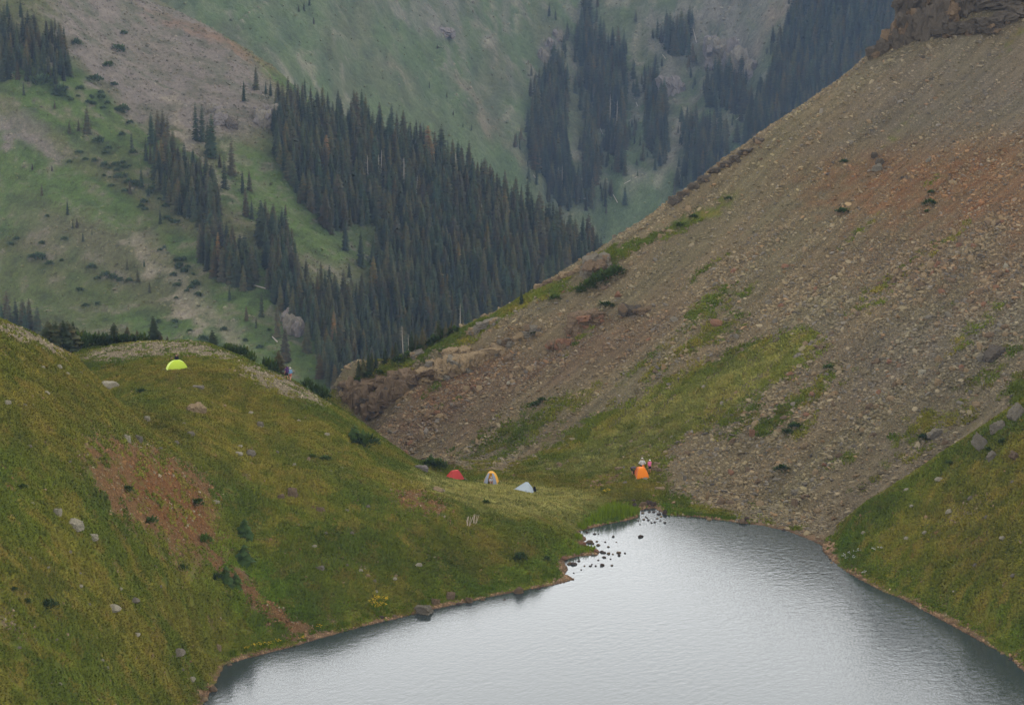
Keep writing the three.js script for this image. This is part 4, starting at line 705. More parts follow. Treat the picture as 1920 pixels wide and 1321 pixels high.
// ---------------------------------------------------------------- spruces and krummholz close by
const behind = (px, pyTop, d, kinds, k, label, group, name = 'spruce_tree') => { const r = ray(px, pyTop), x = r[0] * d, y = H(x, d), h = Math.max(1.2, EYE + r[1] * d - y), o = plant(kinds[k], name, [x, y, d], h, label, 'spruce', group, 0.08); o.scale.x *= 1.5; o.scale.z *= 1.5; return o; };
{
  const grp = 'wind-bent spruces behind the rocky crest';
  [[84, 606, 300, 0], [90, 600, 302, 1], [97, 604, 304, 2], [104, 600, 300, 0], [111, 603, 303, 1], [118, 599, 301, 2], [125, 600, 304, 0], [131, 605, 302, 1], [138, 602, 304, 2], [144, 612, 306, 0]].forEach(([x, y, d, k]) => behind(x, y, d, closeKinds, k, 'dark spruce in the tight clump behind the left crest', 'tight spruce clump behind the left crest'));
  behind(155, 617, 310, closeKinds, 1, 'green spruce just right of the tight dark clump', undefined); behind(168, 622, 312, closeKinds, 3, 'small brown-tinged spruce second right of the dark clump', undefined); behind(185, 618, 310, closeKinds, 3, 'brown spruce left of the bushy crest spruce', undefined);
  behind(214, 603, 309, closeKinds, 0, 'bushy green spruce rising above the gravel crest left of the lime tent', undefined); behind(238, 611, 310, closeKinds, 3, 'brownish spruce between the bushy one and the tallest one', undefined); behind(256, 617, 309, closeKinds, 3, 'low brown spruce just left of the tallest crest spruce', undefined); behind(284, 591, 308, closeKinds, 2, 'tallest crest spruce, above and left of the lime tent', undefined); behind(299, 620, 309, closeKinds, 3, 'little brown spruce just right of the tallest crest spruce', undefined); behind(313, 629, 309, closeKinds, 3, 'tiniest spruce at the right end of the crest row', undefined);
  behind(395, 617, 310, closeKinds, 2, 'thin lone spruce right of the lime tent on the crest', undefined);
  behind(522, 655, 296, closeKinds, 3, 'wind-bent half-brown spruce left of the two hikers', undefined);
  const low = (px, py, d, r, label, group, flat = 0.7) => { const q = ray(px, py - 10), x = q[0] * d, y = H(x, d), o = shrub([x, y, d], r, label, group, flat); o.scale.y = Math.max(o.scale.y, (EYE + q[1] * d - y) / 0.55); return o; };
  for (const [x, y, d, r] of [[140, 655, 304, 1.5], [152, 660, 303, 1.3], [165, 650, 306, 1.6], [180, 645, 307, 1.4], [195, 650, 307, 1.2], [120, 640, 302, 1.4], [205, 640, 308, 1.0], [228, 640, 308, 1.1], [247, 640, 308, 1.0], [268, 638, 307, 1.0]]) low(x, y, d, r, 'low krummholz shrub among the crest spruces', 'krummholz among the crest spruces', 0.95);
  for (const [x, y, d, r] of [[425, 655, 300, 0.9], [440, 659, 299, 1.1], [455, 664, 298, 1.0], [468, 669, 297, 0.7]]) low(x, y, d, r, 'flat dark shrub on the crest right of the lime tent', 'flat shrubs on the crest', 0.75);
  for (const [x, y, d, r] of [[500, 679, 294, 0.8], [512, 684, 292, 0.7]]) low(x, y, d, r, 'low shrub at the foot of the wind-bent spruce', 'shrubs at the wind-bent spruce', 0.8);
  for (const [x, y, d, r] of [[575, 722, 291, 0.8], [592, 730, 291, 0.9], [608, 738, 292, 0.8]]) low(x, y, d, r, 'olive shrub on the crest below the two hikers', 'shrubs below the hikers', 0.6);
  // green crest above the gorge
  for (const [x, y, h, k] of [[672, 706, 34, 0], [680, 702, 32, 1], [690, 697, 40, 2], [697, 694, 36, 0], [705, 690, 30, 2], [722, 682, 38, 2], [736, 674, 30, 3]]) { const p = near(x, y); if (p) plant(closeKinds[k], 'spruce_tree', p, metres(h, p[2]), 'narrow spruce on the green rim left of the dead trees', 'spruce', 'spruces on the green rim'); }
  for (const [x, y, h, k] of [[742, 668, 32, 0], [772, 652, 44, 2], [780, 646, 34, 1], [792, 641, 42, 3], [800, 634, 24, 3], [822, 626, 42, 0], [836, 620, 32, 3], [846, 616, 26, 3]]) { const p = near(x, y); if (p) plant(closeKinds[k], 'spruce_tree', p, metres(h, p[2]), 'spruce on the krummholz rim right of the dead trees', 'spruce', 'spruces on the krummholz rim'); }
  { const p = near(977, 570); if (p) plant(closeKinds[2], 'spruce_tree', p, metres(26, p[2]), 'single tiny spruce on the scree crest', 'spruce'); }
  const sh = (x, y, r, label, group, flat = 0.7, tone) => { const p = near(x, y); if (p) shrub(p, metres(r, p[2]), label, group, flat, tone); };
  for (const [x, y, r] of [[690, 708, 11], [712, 700, 10], [745, 680, 13], [765, 670, 12], [780, 657, 16], [800, 644, 16], [818, 634, 14], [832, 627, 17], [850, 618, 13], [672, 714, 9]]) sh(x, y, r, 'dark krummholz on the green rim above the gorge', 'krummholz on the gorge rim');
  for (const [x, y, r] of [[1154, 516, 19], [1137, 523, 20], [1120, 533, 19], [1104, 541, 17], [1090, 549, 12]]) sh(x, y, r, 'dense dark juniper mat on the upper scree', 'juniper mat on the upper scree', 0.75, 0);
  [[1042, 562, 12, 'low green bush below the scree crest beside the tiny spruce'], [1138, 574, 13, 'round green bush beneath the juniper mat'], [1000, 626, 8, 'small dark bush among the outcrop boulders'], [1005, 760, 11, 'upper end of the dark bush strip on the red scree', 'bush strip on the red scree'], [1016, 753, 10, 'upper end of the dark bush strip on the red scree', 'bush strip on the red scree'], [1465, 882, 14, 'round bush on the scree above the lake\'s far shore'], [1478, 812, 12, 'spreading green bush in the middle of the scree', 'middle scree bush'], [1492, 802, 13, 'spreading green bush in the middle of the scree', 'middle scree bush'], [1553, 691, 9, 'little bush near the tip of the green streak'], [1732, 824, 13, 'dark shrub beside the flat grey boulder on the scree'], [1745, 386, 13, 'largest bush high on the red scree'], [1738, 398, 6, 'smallest bush below the largest on the red scree'], [1580, 398, 12, 'flat bush on the upper scree left of the red patch'], [1747, 362, 7, 'small bush above the largest on the red scree'], [1584, 304, 8, 'highest little bush on the upper scree'], [1854, 658, 8, 'bush tucked under the dark ledge boulder'], [1100, 590, 9, 'bush beside the brown outcrop'], [1300, 408, 8, 'bush on the green band below the skyline', 'bushes on the skyline band'], [1275, 424, 9, 'bush on the green band below the skyline', 'bushes on the skyline band'], [1366, 374, 7, 'bush on the green band below the skyline', 'bushes on the skyline band']].forEach(([x, y, r, l, g]) => sh(x, y, r, l, g, 0.6));
  [[683, 838, 24, 'biggest dark shrub on the brow of the grassy hill', 1.0], [664, 832, 13, 'shrub clinging to the left side of the biggest hill shrub', 0.8], [822, 876, 15, 'dark shrub left of the red tent', 0.8], [806, 872, 12, 'smaller shrub left of the shrub by the red tent', 0.9], [265, 736, 10, 'dark tuft below the lime tent', 0.8], [586, 858, 8, 'upper of two small bushes on the hill', 0.6], [610, 863, 10, 'rounder of two small bushes on the hill', 0.8], [370, 948, 14, 'dark bush on the right of the bare red patch', 0.7], [280, 980, 15, 'low bush in the middle of the bare red patch', 0.6], [240, 922, 12, 'bush on the left of the bare red patch', 0.7], [195, 936, 6, 'tiniest bush at the left rim of the red patch', 0.8], [340, 1068, 10, 'small round bush below the red patch', 1.0], [405, 1086, 12, 'leftmost bush of the cluster by the trail', 0.9], [90, 1140, 18, 'dark bush on the lower left hillside', 0.7], [50, 1130, 9, 'small bush left of the dark hillside bush', 0.7], [25, 1107, 8, 'tiny bush near the left picture edge', 0.7], [973, 1052, 13, 'dark shrub above the shore near the outlet bay', 0.9], [1024, 1050, 9, 'smaller shrub right of the shrub above the shore', 0.8], [910, 944, 9, 'small bush on the meadow in front of the tents', 0.7], [40, 914, 11, 'flat bush high on the left hillside', 0.5], [382, 1018, 15, 'feathery pale green bush at the foot of the red patch', 0.9, 2], [1880, 832, 10, 'bush between boulders on the right bank', 0.7], [1855, 845, 8, 'bush under the largest boulder of the right bank', 0.7], [1780, 870, 9, 'bush at the edge of the right bank', 0.6]].forEach(([x, y, r, l, f, t]) => sh(x, y, r, l, undefined, f, t));
  for (const [x, y, h, l] of [[458, 1004, 36, 'upper young spruce right of the red patch'], [458, 1054, 38, 'lower young spruce right of the red patch'], [424, 1092, 36, 'taller young spruce in the cluster by the trail'], [443, 1098, 30, 'right young spruce in the cluster by the trail'], [665, 826, 34, 'young spruce behind the biggest hill shrub'], [808, 870, 22, 'young spruce behind the shrub by the red tent']]) { const p = near(x, y); if (p) plant(youngKinds[h > 34 ? 1 : 0], 'young_spruce', p, metres(h, p[2]), l, 'spruce', undefined, 0.1); }
}
// ---------------------------------------------------------------- outcrops and cliffs: each a body of separate blocks
function blockGeo(seed, detail = 4) {
  const R = rngOf(seed), pl = [[1, 0, 0], [-1, 0, 0], [0, 1, 0], [0, -1, 0], [0, 0, 1], [0, 0, -1]].map((n) => { const v = V(...n).add(V((R() - 0.5) * 0.45, (R() - 0.5) * 0.3, (R() - 0.5) * 0.45)).normalize(); return [v.x, v.y, v.z, 0.62 + 0.2 * R()]; });
  for (let k = 0; k < 7; k++) { const z = R() * 2 - 1, a = R() * 6.283, q = Math.sqrt(1 - z * z); pl.push([q * Math.cos(a), z, q * Math.sin(a), 0.74 + 0.25 * R()]); }
  let g = new THREE.IcosahedronGeometry(1, detail); const p = g.attributes.position, v = V(0, 0, 0);
  for (let i = 0; i < p.count; i++) { v.fromBufferAttribute(p, i).normalize(); let r = 1.3; for (const c of pl) { const d = v.x * c[0] + v.y * c[1] + v.z * c[2]; if (d > 0.05) r = Math.min(r, c[3] / d); } const y = v.y * r, ledge = Math.floor(y * 5 + 1.2 * n3(v.x * 1.5 + seed, 0, v.z * 1.5)); r *= 1 + 0.13 * n3(ledge * 7.3 + seed, v.x * 1.6, v.z * 1.6) + 0.09 * n3(v.x * 4 + seed, v.y * 4, v.z * 4) + 0.07 * n3(v.x * 9, v.y * 9 + seed, v.z * 9); p.setXYZ(i, v.x * r, v.y * r, v.z * r); }
  g.deleteAttribute('uv'); g.computeVertexNormals();
  const uv = []; for (let i = 0; i < g.attributes.position.count; i++) uv.push(g.attributes.position.getX(i) + 0.3 * g.attributes.position.getZ(i), g.attributes.position.getY(i) + 0.5 * g.attributes.position.getZ(i)); g.setAttribute('uv', new THREE.Float32BufferAttribute(uv, 2));
  return g;
}
const blockGeos = [0, 1, 2, 3, 4, 5, 6].map((k) => blockGeo(611 + k * 5, 6));
function slabGeo(seed) { // one broken bed of rock
  const R = rngOf(seed), b = new THREE.BoxGeometry(1.5, 1.25, 1.5, 3, 2, 3); b.deleteAttribute('uv'); b.deleteAttribute('normal');
  const g = mergeVertices(b), p = g.attributes.position; for (let i = 0; i < p.count; i++) p.setXYZ(i, p.getX(i) + (R() - 0.5) * 0.36, p.getY(i) + (R() - 0.5) * 0.22, p.getZ(i) + (R() - 0.5) * 0.36);
  const f = g.toNonIndexed(), uv = []; for (let i = 0; i < f.attributes.position.count; i++) uv.push(f.attributes.position.getX(i) + 0.3 * f.attributes.position.getZ(i), f.attributes.position.getY(i) * 1.7 + 0.5 * f.attributes.position.getZ(i)); f.setAttribute('uv', new THREE.Float32BufferAttribute(uv, 2)); f.computeVertexNormals(); return f;
}
const slabGeos = [0, 1, 2, 3, 4, 5].map((k) => slabGeo(711 + k * 3));
function ledges(find, list, mats, label, dip = 0.12) { // a cliff of stacked, broken beds
  const g = new THREE.Group(); let o = null;
  list.forEach(([x, y, w, h]) => {
    const p = find(x, y); if (!p) return; if (!o) { o = p; g.position.set(p[0], p[1], -p[2]); }
    const W = metres(w, p[2]), Hh = metres(h, p[2]), n = Math.max(2, Math.round(h / 9)); let yy = -0.25 * Hh;
    { const m = part('rock', blockGeos[Math.floor(rnd() * 7)], mats[0], g); m.position.set(p[0] - o[0], p[1] - o[1] + Hh * 0.2, -(p[2] - o[2]) - W * 0.25); m.scale.set(W * 0.75, Hh * 0.75, W * 0.6); m.rotation.set(0, rnd() * 6.3, dip); }
    for (let k = 0; k < n; k++) { const t = Hh * 1.1 / n * (0.5 + 0.9 * rnd()), s = W * (0.2 + 0.42 * rnd()), m = part('rock', (rnd() < 0.5 ? slabGeos : blockGeos)[Math.floor(rnd() * 6)], mats[Math.floor(rnd() * mats.length)], g); m.position.set(p[0] - o[0] + (rnd() - 0.5) * W * 0.8, p[1] - o[1] + yy + t / 2, -(p[2] - o[2]) + (rnd() - 0.6) * W * 0.5); m.scale.set(s, t * 0.7, s * (0.6 + 0.5 * rnd())); m.rotation.set((rnd() - 0.5) * 0.4, rnd() * 6.3, dip + (rnd() - 0.5) * 0.6); yy += t * 0.75; }
    for (let k = 0; k < 2; k++) { const s = W * (0.1 + 0.14 * rnd()), m = part('rock', slabGeos[Math.floor(rnd() * 6)], mats[Math.floor(rnd() * mats.length)], g); m.position.set(p[0] - o[0] + (rnd() - 0.5) * W, p[1] - o[1] + 0.1 * Hh * rnd(), -(p[2] - o[2]) + W * 0.5 * rnd()); m.scale.set(s, s * 0.7, s); m.rotation.set(rnd(), rnd() * 6, rnd()); }
  });
  return put(g, 'rock_outcrop', label, 'rock outcrop');
}
function outcrop(find, list, mats, label, sink = 0.3, group) {
  const g = new THREE.Group(); let o = null;
  list.forEach(([x, y, w, h], i) => {
    const p = find(x, y); if (!p) return; if (!o) { o = p; g.position.set(p[0], p[1], -p[2]); }
    const W = metres(w, p[2]), Hh = metres(h, p[2]), m = part('rock', blockGeos[Math.floor(rnd() * 7)], mats[Math.floor(rnd() * mats.length)], g);
    m.position.set(p[0] - o[0], p[1] - o[1] + Hh * (0.5 - sink), -(p[2] - o[2]) - W * 0.1); m.scale.set(W * (0.6 + 0.2 * rnd()), Hh * (0.6 + 0.2 * rnd()), W * (0.5 + 0.25 * rnd())); m.rotation.set((rnd() - 0.5) * 0.3, rnd() * 6.3, (rnd() - 0.5) * 0.5);
    for (let c = 0; c < 4; c++) { const f = 0.18 + 0.3 * rnd(), b = part('rock', blockGeos[Math.floor(rnd() * 7)], mats[Math.floor(rnd() * mats.length)], g); b.position.copy(m.position).add(V((rnd() - 0.5) * W * 1.1, (rnd() - 0.35) * Hh * 0.7, (rnd() - 0.2) * W * 0.6)); b.scale.set(W * f, Hh * f * 0.9, W * f * 0.8); b.rotation.set(rnd(), rnd() * 6.3, rnd() * 0.6); }
  });
  return put(g, 'rock_outcrop', label, 'rock outcrop', group);
}
ledges(near, [[652, 742, 26, 34], [664, 752, 24, 44], [678, 764, 26, 50], [692, 776, 26, 44], [706, 770, 26, 44], [720, 760, 28, 46], [736, 748, 28, 44], [752, 742, 30, 40], [690, 728, 30, 22], [715, 722, 30, 22], [740, 716, 30, 24], [765, 724, 34, 34], [664, 728, 26, 20], [782, 714, 30, 26], [645, 732, 18, 24]], [R_.brown, R_.brown, R_.brown, R_.tan, R_.dark], 'broken brown cliff at the mouth of the gorge');
ledges(near, [[800, 712, 34, 24], [826, 706, 34, 30], [846, 700, 40, 38], [868, 694, 40, 36], [888, 688, 34, 32], [906, 672, 32, 20], [922, 668, 30, 18], [936, 662, 26, 16], [812, 690, 28, 18], [870, 664, 26, 14], [845, 668, 26, 16]], [R_.tan, R_.brown, R_.tan, R_.grey], 'tan layered outcrop on the scree ridge above the gorge');
outcrop(near, [[944, 646, 20, 13], [958, 648, 15, 10], [970, 638, 17, 12], [986, 630, 20, 12], [1000, 622, 22, 14], [1012, 628, 14, 9]], [R_.tan, R_.grey, R_.brown], 'line of small blocks trailing up from the tan outcrop');
ledges(near, [[1086, 612, 36, 30], [1106, 604, 36, 28], [1122, 600, 26, 18], [1074, 628, 24, 18]], [R_.brown, R_.red, R_.brown], 'brown crumbly outcrop in the middle of the scree');
outcrop(near, [[1040, 652, 22, 18], [1056, 650, 26, 20]], [R_.red, R_.brown], 'small reddish outcrop below the brown crumbly one');
outcrop(near, [[1114, 506, 38, 30], [1130, 498, 32, 26], [1102, 516, 24, 18]], [R_.brown, R_.grey], 'knobbly outcrop behind the juniper mat');
outcrop(near, [[1180, 588, 28, 18], [1204, 586, 20, 10]], [R_.dark, R_.brown], 'dark overhanging rock right of the brown outcrop');
ledges(near, [[780, 668, 22, 12], [905, 614, 26, 12], [922, 606, 26, 10], [890, 624, 22, 12]], [R_.grey, R_.tan], 'grey slabs along the green crest above the gorge');
outcrop(near, [[1010, 540, 16, 10], [1028, 532, 18, 10], [1060, 518, 22, 12], [1086, 506, 18, 10], [1045, 524, 14, 8]], [R_.tan, R_.brown], 'low rocks on the skyline left of the juniper mat');
ledges(near, [[1266, 380, 22, 14], [1282, 368, 20, 11], [1302, 352, 20, 9], [1322, 338, 18, 9], [1342, 322, 22, 10], [1362, 310, 18, 9], [1380, 300, 22, 10], [1400, 286, 20, 8], [1425, 266, 18, 8]], [R_.dark, R_.brown, R_.dark], 'broken ledges along the scree skyline');
outcrop(near, [[1642, 104, 26, 22], [1656, 96, 26, 28], [1670, 88, 28, 36], [1686, 82, 30, 48], [1704, 76, 30, 58], [1724, 70, 32, 66], [1744, 60, 32, 64], [1764, 50, 32, 60], [1784, 38, 34, 56], [1804, 24, 34, 50], [1822, 14, 34, 40], [1700, 40, 34, 50], [1730, 28, 34, 50], [1762, 14, 34, 46], [1792, 0, 34, 40]], [R_.dark, R_.dark, R_.dark, R_.brown], 'dark columnar cliff at the top right corner', 0.25);
ledges(near, [[1766, 66, 36, 18], [1792, 62, 36, 22], [1818, 60, 36, 22], [1844, 56, 38, 24], [1868, 50, 38, 24], [1888, 40, 34, 24], [1906, 28, 34, 22], [1860, 8, 56, 26], [1896, 2, 50, 26], [1926, -6, 50, 28]], [R_.dark, R_.brown, R_.dark], 'lower rocky band beneath the dark cliff');
outcrop(mid, [[546, 620, 26, 40], [556, 628, 24, 44], [540, 600, 20, 26]], [R_.mauve, R_.grey], 'pale pointed crag among the forest above the gorge', 0.3);
outcrop(mid, [[494, 236, 24, 34], [506, 230, 26, 38], [486, 222, 20, 26]], [R_.mauve, R_.grey], 'rounded grey crag at the left end of the big forest', 0.3);
outcrop(mid, [[400, 214, 26, 24], [416, 228, 24, 24], [432, 236, 22, 20]], [R_.mauve, R_.grey, R_.dark], 'dark crag below the bare grey knob', 0.35);
outcrop(far, [[1242, 170, 26, 34], [1258, 172, 26, 40], [1270, 168, 22, 34]], [R_.mauve], 'domed mauve crag between the far timber strips', 0.4);
outcrop(far, [[1345, 110, 34, 60], [1366, 118, 36, 70], [1388, 128, 34, 60], [1402, 140, 28, 46], [1332, 96, 28, 44]], [R_.mauve, R_.grey], 'ribbed mauve cliff high on the far slope', 0.5);
outcrop(far, [[830, 62, 26, 14], [842, 66, 20, 12]], [R_.mauve], 'small mauve crag on the green far slope', 0.35);
outcrop(far, [[1020, 112, 16, 26], [1034, 92, 16, 26], [1048, 72, 16, 20]], [R_.mauve, R_.grey], 'thin grey rib at the head of the left far timber', 0.4);

boulderGeos.splice(0, 3); boulderGeos.push(...blockGeos);
// ---------------------------------------------------------------- boulders one can point at
const stoneAt = (x, y, w, h, mat, label, group, name) => { const p = near(x, y); if (!p) return; const o = boulder(p, metres(w, p[2]), metres(h, p[2]), mat, label, group, name, x > 1700 && name !== 'stone' ? 3 + Math.floor(rnd() * 7) : x > 780 && x < 960 && y > 1100 ? 6 + Math.floor(rnd() * 3) : undefined); if (x > 1700 && h > 9) o.rotation.z += 0.55; };
[[207, 726, 36, 13, R_.pale, 'long pale slab lying in the grass below the left crest'], [367, 772, 36, 18, R_.tan, 'peaked brown boulder in the grass below the lime tent'], [372, 729, 22, 8, R_.grey, 'flat grey stone between the lime tent and the peaked boulder'], [12, 756, 15, 7, R_.pale, 'pale stone at the left edge of the hill'], [238, 826, 14, 13, R_.pale, 'left of two blocks above the red patch'], [259, 827, 15, 14, R_.grey, 'right of two blocks above the red patch'], [275, 788, 12, 9, R_.pale, 'small tilted stone above the two blocks'], [487, 799, 14, 9, R_.grey, 'small stone on the hill facing the gorge'], [447, 852, 17, 6, R_.pale, 'flat white stone beside the dark round one'], [470, 853, 18, 11, R_.grey, 'round grey stone beside the flat white one'], [108, 963, 15, 13, R_.pale, 'upright pale stone left of the red patch'], [140, 987, 30, 14, R_.pale, 'broad pale boulder left of the red patch'], [173, 1009, 24, 11, R_.pale, 'lower pale boulder left of the red patch'], [211, 1144, 28, 13, R_.pale, 'rounded pale boulder on the lower left hillside'], [250, 1128, 26, 9, R_.grey, 'thin grey slab above the rounded pale boulder'], [331, 1226, 36, 11, R_.grey, 'long sunken slab above the shore corner'], [548, 930, 20, 17, R_.brown, 'brown block standing on the grass brow'], [527, 933, 14, 8, R_.brown, 'low brown stone beside the standing block'], [404, 942, 15, 6, R_.pale, 'little white slab right of the red patch'], [600, 957, 18, 8, R_.brown, 'low brown stone right of the standing block'], [600, 1066, 18, 7, R_.grey, 'flat grey stone on the green bank'], [410, 1217, 10, 11, R_.tan, 'tan stone at the corner of the shore'], [360, 1275, 14, 8, R_.pale, 'pale stone low on the shore bank'], [795, 1149, 32, 18, R_.grey, 'largest grey boulder at the water\'s edge'], [817, 1132, 16, 13, R_.brown, 'boulder just right of the largest shore boulder'], [845, 1121, 18, 13, R_.brown, 'boulder half overgrown on the shore bank'], [880, 1128, 14, 10, R_.brown, 'small boulder right of the overgrown one'], [973, 1112, 18, 14, R_.brown, 'dark block on the narrow beach towards the point'], [943, 1128, 12, 5, R_.wet, 'wet stone awash below the beach'], [790, 882, 28, 12, R_.mauve, 'flat purple-brown boulder left of the red tent'], [820, 922, 22, 9, R_.tan, 'flat tan slab in front of the red tent'], [831, 923, 9, 6, R_.pale, 'white stone touching the flat tan slab'],
  [1345, 608, 24, 10, R_.red, 'pinkish boulder above the green scree stripe'], [1650, 308, 16, 12, R_.dark, 'dark block on the upper scree by the red patch'], [1640, 294, 12, 10, R_.dark, 'upper dark block by the red patch'], [1646, 318, 20, 12, R_.grey, 'grey slab under the dark blocks'], [1862, 668, 44, 16, R_.dark, 'dark ledge boulder on the right scree'], [1842, 838, 46, 20, R_.grey, 'largest grey boulder on the right bank'], [1872, 806, 34, 20, R_.grey, 'lichened boulder above the largest one of the right bank'], [1910, 782, 36, 26, R_.grey, 'boulder cut by the right picture edge'], [1860, 858, 22, 13, R_.grey, 'angular boulder below the largest one of the right bank'], [1752, 818, 32, 14, R_.grey, 'flat grey boulder on the scree beside the bank'], [1905, 858, 24, 12, R_.brown, 'brown boulder low on the right bank'], [1760, 676, 14, 10, R_.tan, 'cream block on the right scree'], [1730, 700, 16, 8, R_.pale, 'pale slab of the scree'], [1410, 815, 12, 12, R_.red, 'red block at the low end of the green streak'], [1680, 512, 14, 10, R_.tan, 'orange block on the right scree'],
  [1160, 880, 16, 6, R_.tan, 'flat stone left of the orange tent'], [1228, 880, 14, 9, R_.tan, 'stone pile rock right of the pink-shirted person'], [1236, 884, 12, 8, R_.brown, 'brown rock at the scree edge behind the orange tent'], [1232, 873, 14, 8, R_.tan, 'upper tan rock behind the orange tent'], [1210, 899, 10, 5, R_.pale, 'pale stone in front of the orange tent'], [1172, 907, 12, 6, R_.grey, 'grey stone in the grass front left of the orange tent'], [1238, 918, 18, 6, R_.tan, 'flat slab at the scree corner by the meadow'], [1247, 964, 11, 10, R_.wet, 'dark upright block at the outlet']].forEach(([x, y, w, h, m, l]) => stoneAt(x, y, w, h, m, l));
// small stones one can count but not tell apart
const few = (list, mats, label, group, name = 'stone') => list.forEach(([x, y, w, h]) => stoneAt(x, y, w, h ?? w * 0.5, mats[Math.floor(rnd() * mats.length)], label, group, name));
few([[45, 761, 10], [60, 760, 7], [87, 738, 12], [130, 866, 7], [55, 838, 10], [110, 690, 14], [125, 702, 10], [80, 690, 10], [150, 700, 9]], [R_.pale, R_.grey], 'small pale stone on the upper left hillside', 'stones on the upper left hillside');
few([[330, 831, 12], [357, 816, 16], [345, 795, 8], [300, 842, 9], [420, 762, 9], [470, 776, 10], [490, 800, 8], [560, 790, 9], [520, 812, 7], [578, 864, 8, 9], [552, 872, 9], [612, 815, 10], [520, 848, 8], [450, 838, 9]], [R_.pale, R_.grey, R_.tan], 'small stone scattered on the grass between dome and bank', 'stones on the middle of the hill');
few([[60, 945, 8], [130, 1036, 9], [55, 1048, 8], [148, 1076, 9], [150, 1100, 10], [90, 1064, 7], [165, 1134, 9], [225, 1105, 9], [105, 1200, 8], [35, 1215, 9], [190, 1238, 9], [200, 1252, 8], [112, 1282, 9], [255, 1192, 14], [340, 1256, 10], [300, 1100, 8]], [R_.pale, R_.grey], 'small pale stone on the lower left hillside', 'stones on the lower left hillside');
few([[590, 1025, 9], [650, 1060, 8], [675, 1070, 9], [690, 1080, 10], [702, 1090, 10], [740, 1086, 9], [742, 1080, 8], [785, 1060, 12], [660, 1000, 8], [650, 958, 8], [690, 950, 9], [560, 985, 7], [610, 1000, 8], [640, 1045, 7], [705, 1110, 9], [620, 885, 8], [640, 878, 7]], [R_.pale, R_.tan, R_.grey], 'small stone on the green bank above the lake', 'stones on the green bank');
few([[430, 1248, 12], [400, 1296, 14, 12], [384, 1312, 12], [715, 1158, 10], [740, 1156, 9], [860, 1134, 10], [905, 1126, 9], [1010, 1104, 8], [1240, 970, 8], [1290, 970, 8], [1330, 975, 10], [1392, 980, 12, 8], [1400, 975, 12, 8], [1470, 994, 7], [1880, 1226, 8], [1896, 1236, 9], [1560, 1056, 6], [1700, 1124, 8]], [R_.wet, R_.brown, R_.tan], 'brown stone on the shoreline', 'stones on the shoreline');
few([[1190, 950, 12, 8], [1205, 948, 14, 9], [1216, 946, 14, 10], [1226, 948, 12, 8], [1188, 940, 9], [1170, 944, 8], [1100, 1000, 9], [1090, 1022, 16], [1105, 1018, 14], [1068, 1058, 10], [1058, 1048, 12], [1118, 1034, 12], [1128, 1036, 10]], [R_.red, R_.brown, R_.wet], 'reddish stone on the bank of the outlet', 'stones on the outlet bank');
few([[1700, 920, 12], [1780, 960, 14], [1820, 935, 12], [1760, 900, 14], [1850, 970, 10], [1880, 1010, 12], [1735, 1000, 12], [1700, 1010, 9], [1620, 1000, 12, 5], [1710, 950, 10], [1900, 905, 10], [1830, 1060, 10], [1900, 1080, 12], [1790, 1110, 8]], [R_.grey, R_.pale], 'grey stone showing through the ochre right bank', 'stones on the right bank');
for (const [x, y, w] of [[1115, 1001, 7], [1150, 1006, 6], [1201, 1006, 10], [1119, 1015, 5], [1112, 1019, 5], [1122, 1022, 9], [1141, 1025, 6], [1132, 1036, 8], [1141, 1038, 8], [1149, 1039, 4], [1160, 1036, 9], [1161, 1041, 7], [1172, 1037, 4], [1133, 1045, 8], [1122, 1050, 4], [1145, 1048, 4], [1129, 1060, 9], [1147, 1060, 5], [1117, 1061, 5], [1107, 1061, 6], [1096, 1061, 4], [1110, 1058, 4], [1076, 1058, 12], [1211, 969, 5], [1207, 974, 6], [1216, 975, 6], [1228, 979, 5], [1247, 980, 5], [1239, 976, 4], [1222, 980, 4], [1200, 983, 3], [1226, 960, 6], [1218, 960, 5], [1235, 964, 8], [1205, 962, 6], [1197, 976, 5], [1085, 1052, 6], [1090, 1068, 4], [1076, 1074, 4], [1214, 971, 4], [1232, 972, 5], [1122, 1001, 3], [1135, 1016, 4], [1156, 1016, 4], [1212, 955, 7]]) {
  const p = level(x, y, 0), W = metres(w, p[2]); boulder([p[0], -W * 0.02, p[2]], W, W * (0.34 + 0.2 * rnd()), rnd() < 0.7 ? R_.wet : R_.brown, x === 1201 && y === 1006 ? 'lone dark stone farthest out in the shallow outlet bay' : 'dark stone breaking the shallow water of the outlet bay', x === 1201 && y === 1006 ? undefined : 'stones in the outlet bay', 'stone');
}
// ---------------------------------------------------------------- reeds, flowers, stalks
function bladeClump(seed, n, h, spread, w) { const r = rngOf(seed), T = [], C = []; for (let k = 0; k < n; k++) { const a = r() * 6.3, rad = Math.sqrt(r()) * spread, x = Math.cos(a) * rad, z = Math.sin(a) * rad, hh = h * (0.55 + 0.45 * r()), t = r() * 6.3, lx = Math.cos(t), lz = Math.sin(t), q = 0.7 + 0.6 * r(), bend = 0.35 * hh * r(); T.push(x - lz * w, -0.05, z + lx * w, x + lz * w, -0.05, z - lx * w, x + lx * bend * 0.4, hh * 0.65, z + lz * bend * 0.4, x + lz * w, -0.05, z - lx * w, x + lx * bend, hh, z + lz * bend, x + lx * bend * 0.4, hh * 0.65, z + lz * bend * 0.4); for (let i = 0; i < 6; i++) C.push(q * 0.95, q, q * 0.7); } return soup(T, C); }
const reedMat = needles(alb(118, 134, 34)), herbMat = needles(alb(88, 104, 34)), yellowMat = std(alb(214, 178, 40), 0.9, { side: THREE.DoubleSide }), whiteMat = std(alb(222, 222, 214), 0.9, { side: THREE.DoubleSide }), stalkMat = std(alb(196, 176, 156), 1);
